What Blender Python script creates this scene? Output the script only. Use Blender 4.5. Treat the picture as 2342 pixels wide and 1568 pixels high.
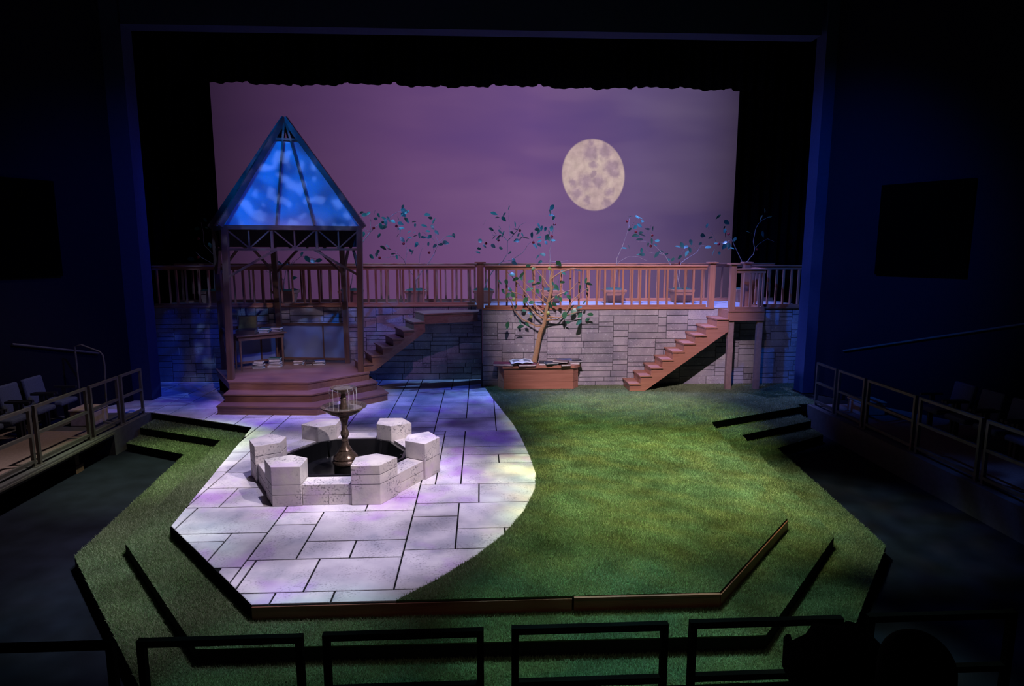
import bpy, bmesh, math, random
import numpy as np
from mathutils import Vector, Matrix
random.seed(7); RNG = np.random.default_rng(7)
for o in list(bpy.data.objects): bpy.data.objects.remove(o)
SC = bpy.context.scene; COL = SC.collection
PI = math.pi

# ------------------------------------------------------------------ camera
# metres; x to the right of the stage axis, y upstage, stage deck at z = 0
F, CAMH, IW, IH = 1450.0, 3.2, 2342.0, 1568.0
TH = math.atan((IH/2-567)/F); PS = math.atan((IW/2-1100)*math.cos(TH)/F)
cd = bpy.data.cameras.new('camera'); cam = bpy.data.objects.new('camera', cd); COL.objects.link(cam)
cd.sensor_width = 36; cd.lens = F/IW*36; cd.clip_end = 100
cam.location = (0, 0, CAMH); cam.rotation_euler = (PI/2-TH, 0, -PS); SC.camera = cam
FW = Vector((math.sin(PS)*math.cos(TH), math.cos(PS)*math.cos(TH), -math.sin(TH)))
RT = Vector((math.cos(PS), -math.sin(PS), 0)); UP = RT.cross(FW)
def G(px, py, z=0.0):      # point of the horizontal plane z
    d = FW+RT*((px-IW/2)/F)+UP*((IH/2-py)/F); return Vector((0, 0, CAMH))+d*((z-CAMH)/d.z)
def D(px, py, y):          # point of the upright plane at depth y
    d = FW+RT*((px-IW/2)/F)+UP*((IH/2-py)/F); return Vector((0, 0, CAMH))+d*(y/d.y)

# ------------------------------------------------------------------ view, world, lamps
vs = SC.view_settings; vs.view_transform = 'Standard'; vs.look = 'None'; vs.gamma = 1; vs.exposure = 0.0
vs.use_curve_mapping = False
wd = bpy.data.worlds.new('world'); SC.world = wd; wd.use_nodes = True
bg = wd.node_tree.nodes['Background']; bg.inputs[0].default_value = (.10, .16, 1, 1); bg.inputs[1].default_value = .0012

def spot(name, loc, tgt, color, power, half, blend=.5, radius=.05, gobo=None):
    l = bpy.data.lights.new(name, 'SPOT'); o = bpy.data.objects.new(name, l); COL.objects.link(o)
    o.location = loc; d = Vector(tgt)-Vector(loc); o.rotation_euler = d.to_track_quat('-Z', 'Y').to_euler()
    l.color = color; l.energy = power; l.spot_size = 2*math.radians(half); l.spot_blend = blend; l.shadow_soft_size = radius
    if gobo:               # a breakup pattern slid into the lantern
        scale, lo, hi, mn = gobo[:4]
        l.use_nodes = True; nt = l.node_tree; em = nt.nodes['Emission']
        tc = nt.nodes.new('ShaderNodeTexCoord'); mp = nt.nodes.new('ShaderNodeMapping'); nz = nt.nodes.new('ShaderNodeTexNoise')
        mr = nt.nodes.new('ShaderNodeMapRange')
        mp.inputs['Scale'].default_value = gobo[4] if len(gobo) > 4 else (1, 1, 1)
        mp.inputs['Location'].default_value = (len(name)*.37, len(name)*.71, 0)
        nz.inputs['Scale'].default_value = scale; nz.inputs['Detail'].default_value = 1.2
        mr.inputs['From Min'].default_value = lo; mr.inputs['From Max'].default_value = hi
        mr.inputs['To Min'].default_value = mn; mr.inputs['To Max'].default_value = 1.0; mr.interpolation_type = 'SMOOTHSTEP'
        nt.links.new(tc.outputs['Normal'], mp.inputs[0]); nt.links.new(mp.outputs[0], nz.inputs['Vector'])
        nt.links.new(nz.outputs['Fac'], mr.inputs['Value']); nt.links.new(mr.outputs[0], em.inputs['Strength'])
        if len(gobo) > 5:  # two-tone dichroic breakup
            n2 = nt.nodes.new('ShaderNodeTexNoise'); n2.inputs['Scale'].default_value = scale*.8; n2.inputs['Detail'].default_value = 1.0
            m2 = nt.nodes.new('ShaderNodeMapping'); m2.inputs['Scale'].default_value = gobo[4]; m2.inputs['Location'].default_value = (3.1+len(name), 1.7, .4)
            cr = nt.nodes.new('ShaderNodeValToRGB'); cr.color_ramp.elements[0].position = .42; cr.color_ramp.elements[1].position = .58
            cr.color_ramp.elements[0].color = (*gobo[5], 1); cr.color_ramp.elements[1].color = (*gobo[6], 1)
            nt.links.new(tc.outputs['Normal'], m2.inputs[0]); nt.links.new(m2.outputs[0], n2.inputs['Vector']); nt.links.new(n2.outputs['Fac'], cr.inputs[0]); nt.links.new(cr.outputs[0], em.inputs['Color'])
    return o
# patio
spot('patio_top_lamp', (-.6, 7.4, 9.6), (-2.2, 7.9, 0), (.80, .74, 1), 3900, 19, .6, .06, (9, .3, .62, .55))
spot('patio_front_lamp', (4.6, 3.6, 8.8), (-1.95, 8.9, .1), (1, .86, .92), 3300, 9.5, .65, .06)
spot('patio_back_lamp', (-2.0, 13.0, 9.2), (-1.4, 11.0, 0), (.30, .28, 1), 1300, 22, .6, .08, (12, .35, .6, .3))
# lawn and grass steps
GB = (24, .34, .62, .55, (1, 2.4, 1), (1, .90, .72), (.82, 1, 1))
spot('lawn_top_lamp', (2.6, 8.8, 9.8), (2.45, 8.5, 0), (.92, 1, .60), 13500, 15.5, .85, .1, GB)
spot('lawn_corner_lamp', (2.4, 7.6, 9.8), (1.25, 6.6, 0), (.80, 1, .62), 5200, 8.5, .9, .1, GB)  # unseen fill added to brighten the patio side of the front lawn
spot('lawn_upstage_lamp', (3.0, 10.8, 9.8), (2.9, 11.6, 0), (.80, 1, .52), 8500, 15.5, .8, .1, GB)
spot('lawn_side_lamp', (.6, 10.4, 9.6), (4.4, 8.2, -.2), (.86, 1, .85), 5200, 11, .9, .1, GB)
spot('cross_back_lamp', (-6.3, 14.2, 7.9), (3.5, 6.3, -.2), (.62, 1, .86), 9500, 8, .9, .06, GB)
spot('cross_corner_lamp', (6.3, 14.2, 7.9), (-3.7, 6.5, -.2), (.55, .92, .85), 4200, 6, .9, .06, GB)
spot('front_step_lamp', (-1.2, 9.2, 9.6), (-1.6, 4.55, -.2), (.42, .85, 1), 2900, 7, .8, .1, GB)
spot('front_step_middle_lamp', (1.2, 9.4, 9.6), (1.0, 4.8, -.2), (.42, .88, .95), 6000, 9, .8, .1, GB)
spot('front_step_corner_lamp', (3.0, 9.6, 9.6), (3.0, 4.9, -.2), (.62, .95, .92), 3600, 8.5, .8, .1, GB)
spot('left_step_lamp', (-3.0, 11.4, 9.3), (-5.2, 10.2, -.2), (.72, 1, .58), 5200, 11, .9, .1)
spot('left_corner_lamp', (-2.4, 9.6, 9.6), (-3.9, 6.4, -.2), (.55, .90, .85), 2400, 8, .9, .1, GB)
# upstage walls, stairs and walkway
spot('wall_front_lamp', (.6, 3.6, 9.8), (3.2, 14.5, 1.5), (1, .76, .98), 7000, 13.5, .7, .05)
spot('wall_cool_lamp', (1.5, 5.5, 10), (7.0, 14.5, 1.0), (.25, .30, 1), 1300, 10, .8, .1, (18, .35, .6, .3))
spot('walkway_top_lamp', (4.0, 15.6, 9.6), (4.0, 15.5, 1.8), (.22, .27, 1), 5200, 27, .4, .1)
spot('walkway_side_lamp', (-6.0, 15.0, 9.6), (-.6, 16.0, 3.4), (.20, .46, 1), 2600, 22, .7, .1)
spot('walkway_cross_lamp', (6.2, 14.9, 9.6), (1.0, 16.0, 3.4), (.18, .36, 1), 2300, 26, .7, .1)
spot('balustrade_lamp', (2.0, 6.5, 10), (-1.6, 15.4, 2.5), (.66, .36, 1), 1800, 10, .9, .1)
spot('floor_blue_lamp', (-1.2, 14.9, 9.4), (-1.6, 14.2, 0), (.05, .14, 1), 900, 15, .6, .1, (9, .35, .55, .1))
spot('corner_blue_lamp', (-6.0, 14.3, 9), (-6.6, 14.2, 0), (.03, .09, 1), 700, 14, .6, .1, (9, .3, .55, .2))
# gazebo
spot('gazebo_amber_lamp', (-.5, 5.0, 9.6), (-3.6, 13.2, .5), (1, .74, .62), 2100, 9, .6, .06, (16, .3, .6, .3))
spot('gazebo_floor_lamp', (-2.2, 4.5, 8.0), (-4.1, 13.9, .6), (.42, .34, 1), 1500, 8, .7, .06, (26, .35, .6, .35))
spot('gazebo_post_lamp', (-.5, 5.0, 9.6), (-4.0, 13.4, 2.2), (.86, .70, .86), 1000, 9, .8, .06, (30, .40, .58, .2))
spot('gazebo_top_lamp', (-3.0, 11.6, 9.6), (-3.9, 12.9, .3), (.30, .22, 1), 2600, 12, .7, .1)
spot('gazebo_blue_lamp', (-7.2, 7.2, 9.4), (-4.2, 14, 4.6), (.0, .17, 1), 3800, 11, .45, .05, (20, .36, .6, .4))
spot('gazebo_leaf_lamp', (-1.5, 6.0, 9.8), (-4.0, 14, 3.4), (.22, .40, 1), 1700, 12.5, .5, .04, (38, .54, .61, .0))
# house
spot('house_front_lamp', (.5, -1.5, 8.5), (.5, 5.4, -.1), (1, .8, .7), 160, 15, .9, .2)  # added low fill, no known fixture, lifts the dark stage fascia
spot('portal_blue_lamp', (-3.0, 7.0, 9), (7.5, 13.5, 3.0), (.0, .13, 1), 5000, 17, 1.0, .2)
spot('portal_violet_lamp', (3.0, 7.0, 9), (-7.3, 13.5, 2.6), (.0, .05, 1), 2000, 17, 1.0, .2)
spot('aisle_lamp', (-3.4, 10.2, 8.5), (-7.2, 10.0, 0), (1, .80, .72), 700, 24, .8, .2)
spot('house_floor_lamp', (3.5, 12.0, 9.5), (6.6, 6.4, -.4), (.08, .22, 1), 1200, 15, .9, .1, (14, .4, .6, .1, (1, 2.4, 1)))
spot('house_side_lamp', (-3.0, 10.5, 9.5), (-5.8, 8.0, -.4), (1, .92, 1), 1500, 16, .9, .1)

# ------------------------------------------------------------------ materials
MATS = {}
def nodes(name):
    m = bpy.data.materials.new(name); m.use_nodes = True; nt = m.node_tree
    return m, nt, nt.nodes['Principled BSDF']
def _n(nt, t, **kw):
    n = nt.nodes.new('ShaderNode'+t)
    for k, v in kw.items():
        if k in n.inputs: n.inputs[k].default_value = v
        else: setattr(n, k, v)
    return n
def mixc(nt, fac, a, b, mode='MIX'):
    n = nt.nodes.new('ShaderNodeMix'); n.data_type = 'RGBA'; n.blend_type = mode
    for s, v in ((n.inputs[0], fac), (n.inputs[6], a), (n.inputs[7], b)):
        if hasattr(v, 'links') or isinstance(v, bpy.types.NodeSocket): nt.links.new(v, s)
        elif isinstance(v, (int, float)): s.default_value = v
        else: s.default_value = (*v, 1)
    return n.outputs[2]
def ramp(nt, src, stops):
    r = nt.nodes.new('ShaderNodeValToRGB'); e = r.color_ramp.elements
    while len(e) < len(stops): e.new(.5)
    for i, (p, c) in enumerate(stops):
        e[i].position = p; e[i].color = (*c, 1) if isinstance(c, tuple) else (c, c, c, 1)
    nt.links.new(src, r.inputs[0]); return r.outputs[0]
def plain(name, col, rough=.6, metal=0.0, spec=.5, var=.12, scale=14.0, bump=0.0):
    m, nt, b = nodes(name); g = _n(nt, 'NewGeometry'); nz = _n(nt, 'TexNoise', Scale=scale, Detail=4.0)
    nt.links.new(g.outputs['Position'], nz.inputs['Vector'])
    f = ramp(nt, nz.outputs['Fac'], [(.25, 1-var*2), (.75, 1+var)])
    nt.links.new(mixc(nt, 1.0, col, f, 'MULTIPLY'), b.inputs['Base Color'])
    b.inputs['Roughness'].default_value = rough; b.inputs['Metallic'].default_value = metal
    b.inputs['Specular IOR Level'].default_value = spec
    if bump:
        bp = _n(nt, 'Bump', Strength=bump, Distance=.01); nt.links.new(nz.outputs['Fac'], bp.inputs['Height']); nt.links.new(bp.outputs[0], b.inputs['Normal'])
    MATS[name] = m; return m
def wood(name, a, b_, rough=.45, axis='X', scale=9.0):
    m, nt, b = nodes(name); g = _n(nt, 'NewGeometry'); mp = _n(nt, 'Mapping')
    sc = {'X': (.6, 9, 9), 'Z': (9, 9, .6)}[axis]; mp.inputs['Scale'].default_value = sc
    oi = _n(nt, 'ObjectInfo'); nz = _n(nt, 'TexNoise', Scale=scale*.3, Detail=5.0, Distortion=.6)
    nt.links.new(g.outputs['Position'], mp.inputs[0]); nt.links.new(mp.outputs[0], nz.inputs['Vector'])
    c = ramp(nt, nz.outputs['Fac'], [(.3, a), (.7, b_)])
    v = ramp(nt, oi.outputs['Random'], [(0, .82), (1, 1.15)])
    nt.links.new(mixc(nt, 1.0, c, v, 'MULTIPLY'), b.inputs['Base Color']); b.inputs['Roughness'].default_value = rough
    bp = _n(nt, 'Bump', Strength=.15, Distance=.01); nt.links.new(nz.outputs['Fac'], bp.inputs['Height']); nt.links.new(bp.outputs[0], b.inputs['Normal'])
    MATS[name] = m; return m
def stone(name, tones, stain=(.42, .16, .52), stain_amt=.5, speck=.5, sscale=1.1, light_scuff=0.0, st=(.56, .68), patch=(.42, .62)):
    m, nt, b = nodes(name); g = _n(nt, 'NewGeometry'); oi = _n(nt, 'ObjectInfo')
    def noise(sc, det, off=0.0):
        mp = _n(nt, 'Mapping'); mp.inputs['Location'].default_value = (off, off*1.7, off*.6)
        nt.links.new(g.outputs['Position'], mp.inputs[0]); nz = _n(nt, 'TexNoise', Scale=sc, Detail=det); nt.links.new(mp.outputs[0], nz.inputs['Vector']); return nz.outputs['Fac']
    base = ramp(nt, oi.outputs['Random'], [(0, tones[0]), (.5, tones[1]), (1, tones[2])])
    c = mixc(nt, 1.0, base, ramp(nt, noise(2.6, 7, 3), [(.3, (.62, .62, .68)), (.5, (.95, .90, .92)), (.7, (1.2, 1.16, 1.12))]), 'MULTIPLY')
    f = ramp(nt, noise(sscale, 3, 11), [(.56, 0.0), (.72, stain_amt)]); c = mixc(nt, f, c, stain)
    f = ramp(nt, noise(38, 6, 5), [(st[0], 0.0), (st[1], speck)]); f2 = ramp(nt, noise(3.4, 3, 21), [(patch[0], 0.0), (patch[1], 1.0)])
    c = mixc(nt, mixc(nt, 1.0, f, f2, 'MULTIPLY'), c, (.10, .09, .11))
    if light_scuff:
        f = ramp(nt, noise(20, 5, 31), [(.6, 0.0), (.68, light_scuff)]); c = mixc(nt, f, c, (.75, .72, .74))
    nt.links.new(c, b.inputs['Base Color']); b.inputs['Roughness'].default_value = .75
    bp = _n(nt, 'Bump', Strength=.25, Distance=.008); nt.links.new(noise(30, 6, 5), bp.inputs['Height']); nt.links.new(bp.outputs[0], b.inputs['Normal'])
    MATS[name] = m; return m
stone('paver', [(.52, .50, .54), (.62, .60, .64), (.70, .67, .68)], stain=(.46, .20, .62), stain_amt=.7, speck=.5, sscale=1.3, st=(.52, .66))
stone('block_stone', [(.56, .53, .50), (.62, .59, .56), (.66, .63, .60)], stain=(.50, .30, .62), stain_amt=.5, speck=.8, sscale=2.6, st=(.525, .64), patch=(.46, .60))
stone('wall_stone', [(.30, .29, .30), (.38, .36, .36), (.44, .42, .42)], stain=(.20, .18, .22), stain_amt=.5, speck=.7, sscale=2.0, light_scuff=.35)
plain('joint', (.05, .045, .06), .9)
plain('stage_base', (.012, .012, .013), .95, spec=.1)
plain('walkway_paint', (.40, .39, .42), .7, scale=5)
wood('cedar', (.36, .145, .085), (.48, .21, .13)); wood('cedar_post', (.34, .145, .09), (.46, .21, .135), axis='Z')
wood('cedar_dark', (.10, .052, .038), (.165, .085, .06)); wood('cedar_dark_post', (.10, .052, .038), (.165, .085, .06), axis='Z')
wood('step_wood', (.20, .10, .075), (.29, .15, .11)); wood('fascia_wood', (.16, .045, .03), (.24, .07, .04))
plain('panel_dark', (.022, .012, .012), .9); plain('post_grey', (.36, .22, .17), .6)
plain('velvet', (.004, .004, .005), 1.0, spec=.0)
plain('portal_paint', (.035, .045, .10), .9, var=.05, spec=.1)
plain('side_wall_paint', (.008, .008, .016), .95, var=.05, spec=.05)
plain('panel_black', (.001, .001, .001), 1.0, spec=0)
plain('steel', (.15, .135, .12), .5, .6); plain('black_steel', (.002, .002, .002), .9, spec=.03)
plain('house_floor', (.006, .0075, .014), .95, spec=.1, scale=3, var=.25)
plain('carpet', (.24, .17, .15), .95, scale=40); plain('platform_edge', (.07, .065, .065), .7)
plain('beige_box', (.42, .32, .27), .8); plain('seat_fabric', (.07, .085, .14), .95, scale=60); plain('seat_shell', (.012, .012, .014), .5)
plain('bronze', (.21, .15, .12), .25, .5, var=.3, scale=30, bump=.3); plain('liner', (.012, .012, .013), .22); plain('pool_dark', (.20, .17, .16), .06); plain('stream_white', (.8, .8, .85), .2); plain('drum_black', (.006, .006, .007), .5)
plain('bark_pale', (.34, .28, .27), .7, scale=30); plain('bark_brown', (.42, .24, .11), .75, scale=26, bump=.5)
plain('fruit_red', (.24, .02, .025), .18); plain('fruit_green', (.32, .36, .06), .35); plain('moss', (.035, .085, .055), .95, scale=40, bump=1)
plain('pot_wood', (.42, .20, .125), .6, scale=8); plain('paper', (.72, .70, .68), .8); plain('print_grey', (.2, .2, .21), .8)
plain('box_dark', (.09, .06, .05), .4); plain('olive_lining', (.16, .14, .04), .9)
for nm, c in dict(cover_red=(.22, .03, .05), cover_black=(.015, .015, .018), cover_brown=(.16, .085, .05), cover_green=(.03, .10, .08), cover_tan=(.34, .22, .14), cover_blue=(.06, .10, .26), cover_grey=(.18, .18, .17)).items():
    plain(nm, c, .55)
def leafmat(name, a, b_):
    m, nt, b = nodes(name); oi = _n(nt, 'ObjectInfo')
    nt.links.new(ramp(nt, oi.outputs['Random'], [(0, a), (1, b_)]), b.inputs['Base Color']); b.inputs['Roughness'].default_value = .35
    b.inputs['Specular IOR Level'].default_value = .6; MATS[name] = m
leafmat('leaf', (.02, .12, .09), (.07, .25, .18)); leafmat('leaf_green', (.02, .10, .045), (.06, .22, .10))
def fabricmat(name, col, trans):
    m, nt, b = nodes(name); d = _n(nt, 'BsdfDiffuse'); t = _n(nt, 'BsdfTranslucent'); x = _n(nt, 'MixShader')
    g = _n(nt, 'NewGeometry'); nz = _n(nt, 'TexNoise', Scale=60.0); nt.links.new(g.outputs['Position'], nz.inputs['Vector'])
    c = mixc(nt, 1.0, col, ramp(nt, nz.outputs['Fac'], [(.3, .92), (.7, 1.05)]), 'MULTIPLY')
    nt.links.new(c, d.inputs[0]); nt.links.new(c, t.inputs[0]); x.inputs[0].default_value = trans
    nt.links.new(d.outputs[0], x.inputs[1]); nt.links.new(t.outputs[0], x.inputs[2]); nt.links.new(x.outputs[0], nt.nodes['Material Output'].inputs[0]); MATS[name] = m
fabricmat('canopy_fabric', (.62, .66, .74), .25)
def scrimmat():
    m, nt, b = nodes('scrim'); d = _n(nt, 'BsdfDiffuse'); d.inputs[0].default_value = (.20, .26, .46, 1); t = _n(nt, 'BsdfTransparent'); x = _n(nt, 'MixShader'); x.inputs[0].default_value = .42
    nt.links.new(d.outputs[0], x.inputs[1]); nt.links.new(t.outputs[0], x.inputs[2]); nt.links.new(x.outputs[0], nt.nodes['Material Output'].inputs[0]); MATS['scrim'] = m
scrimmat()
def watermat():
    m, nt, b = nodes('water'); b.inputs['Base Color'].default_value = (.8, .85, .9, 1); b.inputs['Roughness'].default_value = .05; b.inputs['Transmission Weight'].default_value = 1.0; b.inputs['IOR'].default_value = 1.33; MATS['water'] = m
watermat()
def grassmat(name, a, b_, c_):
    m, nt, b = nodes(name); g = _n(nt, 'NewGeometry'); nz = _n(nt, 'TexNoise', Scale=260.0, Detail=2.0); n2 = _n(nt, 'TexNoise', Scale=2.2, Detail=4.0)
    nt.links.new(g.outputs['Position'], nz.inputs['Vector']); nt.links.new(g.outputs['Position'], n2.inputs['Vector'])
    c = ramp(nt, nz.outputs['Fac'], [(.3, a), (.55, b_), (.75, c_)])
    c = mixc(nt, 1.0, c, ramp(nt, n2.outputs['Fac'], [(.3, .8), (.7, 1.15)]), 'MULTIPLY')
    d = _n(nt, 'BsdfDiffuse'); t = _n(nt, 'BsdfTranslucent'); x = _n(nt, 'MixShader'); x.inputs[0].default_value = .35
    nt.links.new(c, d.inputs[0]); nt.links.new(c, t.inputs[0]); nt.links.new(d.outputs[0], x.inputs[1]); nt.links.new(t.outputs[0], x.inputs[2]); nt.links.new(x.outputs[0], nt.nodes['Material Output'].inputs[0]); MATS[name] = m
grassmat('grass', (.16, .205, .10), (.265, .32, .175), (.40, .445, .28)); plain('turf_back', (.045, .085, .022), .95, scale=80)
def screenmat():
    # a lit projection screen: violet night sky with drifting cloud and a full moon
    m, nt, b = nodes('projection'); nt.nodes.remove(b); em = _n(nt, 'Emission'); g = _n(nt, 'NewGeometry'); sp = _n(nt, 'SeparateXYZ'); nt.links.new(g.outputs['Position'], sp.inputs[0])
    def mth(op, a, b2=None, c=None):
        n = nt.nodes.new('ShaderNodeMath'); n.operation = op
        for i, v in enumerate((a, b2, c)):
            if v is None: continue
            if isinstance(v, (int, float)): n.inputs[i].default_value = v
            else: nt.links.new(v, n.inputs[i])
        return n.outputs[0]
    X, Z = sp.outputs[0], sp.outputs[2]
    xn = mth('MULTIPLY_ADD', X, 1/13.9, .5)
    sky = ramp(nt, xn, [(.0, (.026, .012, .036)), (.14, (.058, .026, .080)), (.36, (.115, .053, .162)), (.6, (.148, .075, .215)), (.8, (.108, .069, .185)), (.93, (.068, .046, .120)), (1.0, (.036, .024, .060))])
    # strip-light glow painted into the sky colour, warmer and pinker low down
    zl = ramp(nt, mth('MULTIPLY_ADD', Z, 1/5.4, -.37), [(0, 1.0), (.35, .35), (.8, .0)])
    sky = mixc(nt, mth('MULTIPLY', zl, .5), sky, mixc(nt, 1.0, sky, (1.35, 1.15, .98), 'MULTIPLY'))
    mp = _n(nt, 'Mapping'); mp.inputs['Scale'].default_value = (.14, 1, .5); mp.inputs['Rotation'].default_value = (0, .12, 0); mp.inputs['Location'].default_value = (2.3, 0, .9)
    nt.links.new(g.outputs['Position'], mp.inputs[0]); nz = _n(nt, 'TexNoise', Scale=1.0, Detail=3.0); nt.links.new(mp.outputs[0], nz.inputs['Vector'])
    cl = ramp(nt, nz.outputs['Fac'], [(.42, 0.0), (.66, 1.0)]); right = ramp(nt, xn, [(.30, .25), (.65, 1.0)])
    high = ramp(nt, mth('MULTIPLY_ADD', Z, .2, -.5), [(.05, .15), (.45, 1.0)])
    cf = mth('MULTIPLY', mth('MULTIPLY', cl, right), mth('MULTIPLY', high, .75))
    sky = mixc(nt, cf, sky, mixc(nt, 1.0, sky, (1.65, 1.8, 1.28), 'MULTIPLY'))
    dk = ramp(nt, nz.outputs['Fac'], [(.30, 1.0), (.45, .0)]); df = mth('MULTIPLY', mth('MULTIPLY', dk, right), .6)
    sky = mixc(nt, df, sky, mixc(nt, 1.0, sky, (.62, .66, .95), 'MULTIPLY'))
    # moon disc, slightly tall and tilted
    cx, cz, rx, rz, ta = 3.05, 5.15, .865, .965, .22
    dx = mth('ADD', X, -cx); dz = mth('ADD', Z, -cz)
    u = mth('ADD', mth('MULTIPLY', dx, math.cos(ta)/rx), mth('MULTIPLY', dz, math.sin(ta)/rx))
    v = mth('ADD', mth('MULTIPLY', dx, -math.sin(ta)/rz), mth('MULTIPLY', dz, math.cos(ta)/rz))
    r = mth('SQRT', mth('ADD', mth('MULTIPLY', u, u), mth('MULTIPLY', v, v)))
    disc = ramp(nt, r, [(.955, 1.0), (1.0, .0)])
    m1 = _n(nt, 'TexNoise', Scale=1.7, Detail=5.0, Roughness=.6); m2 = _n(nt, 'TexNoise', Scale=6.0, Detail=4.0); mp2 = _n(nt, 'Mapping'); mp2.inputs['Location'].default_value = (4.2, 0, 1.3)
    nt.links.new(g.outputs['Position'], mp2.inputs[0]); nt.links.new(mp2.outputs[0], m1.inputs['Vector']); nt.links.new(mp2.outputs[0], m2.inputs['Vector'])
    def blob(bx, bz, br, soft=.5):
        a = mth('ADD', X, -bx); c = mth('ADD', Z, -bz); d = mth('SQRT', mth('ADD', mth('MULTIPLY', a, a), mth('MULTIPLY', c, c)))
        d = mth('ADD', d, mth('MULTIPLY_ADD', m2.outputs['Fac'], .3, -.15)); return ramp(nt, mth('DIVIDE', d, br), [(.35, 1.0), (1.0, .0)])
    mare = None
    for bx, bz, br in ((2.85, 4.97, .28), (3.18, 4.98, .25), (2.62, 4.68, .24), (2.90, 4.48, .15), (2.98, 5.72, .30), (3.35, 5.78, .30), (3.55, 5.36, .30), (3.62, 5.22, .2), (3.05, 5.42, .16), (2.98, 5.98, .12), (2.5, 4.95, .14), (3.5, 4.7, .16), (3.45, 4.38, .2), (3.06, 5.18, .12)):
        bl = blob(bx, bz, br); mare = bl if mare is None else mth('MAXIMUM', mare, bl)
    mcol = ramp(nt, m1.outputs['Fac'], [(.3, (.42, .295, .315)), (.5, (.50, .36, .355)), (.7, (.58, .44, .40))])
    mcol = mixc(nt, mth('MULTIPLY', mare, .85), mcol, (.335, .225, .295))
    mcol = mixc(nt, 1.0, mcol, ramp(nt, m2.outputs['Fac'], [(.3, .86), (.7, 1.12)]), 'MULTIPLY')
    col = mixc(nt, disc, sky, mcol)
    nt.links.new(col, em.inputs[0]); em.inputs[1].default_value = 1.0; nt.links.new(em.outputs[0], nt.nodes['Material Output'].inputs[0]); MATS['projection'] = m
screenmat()

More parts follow.
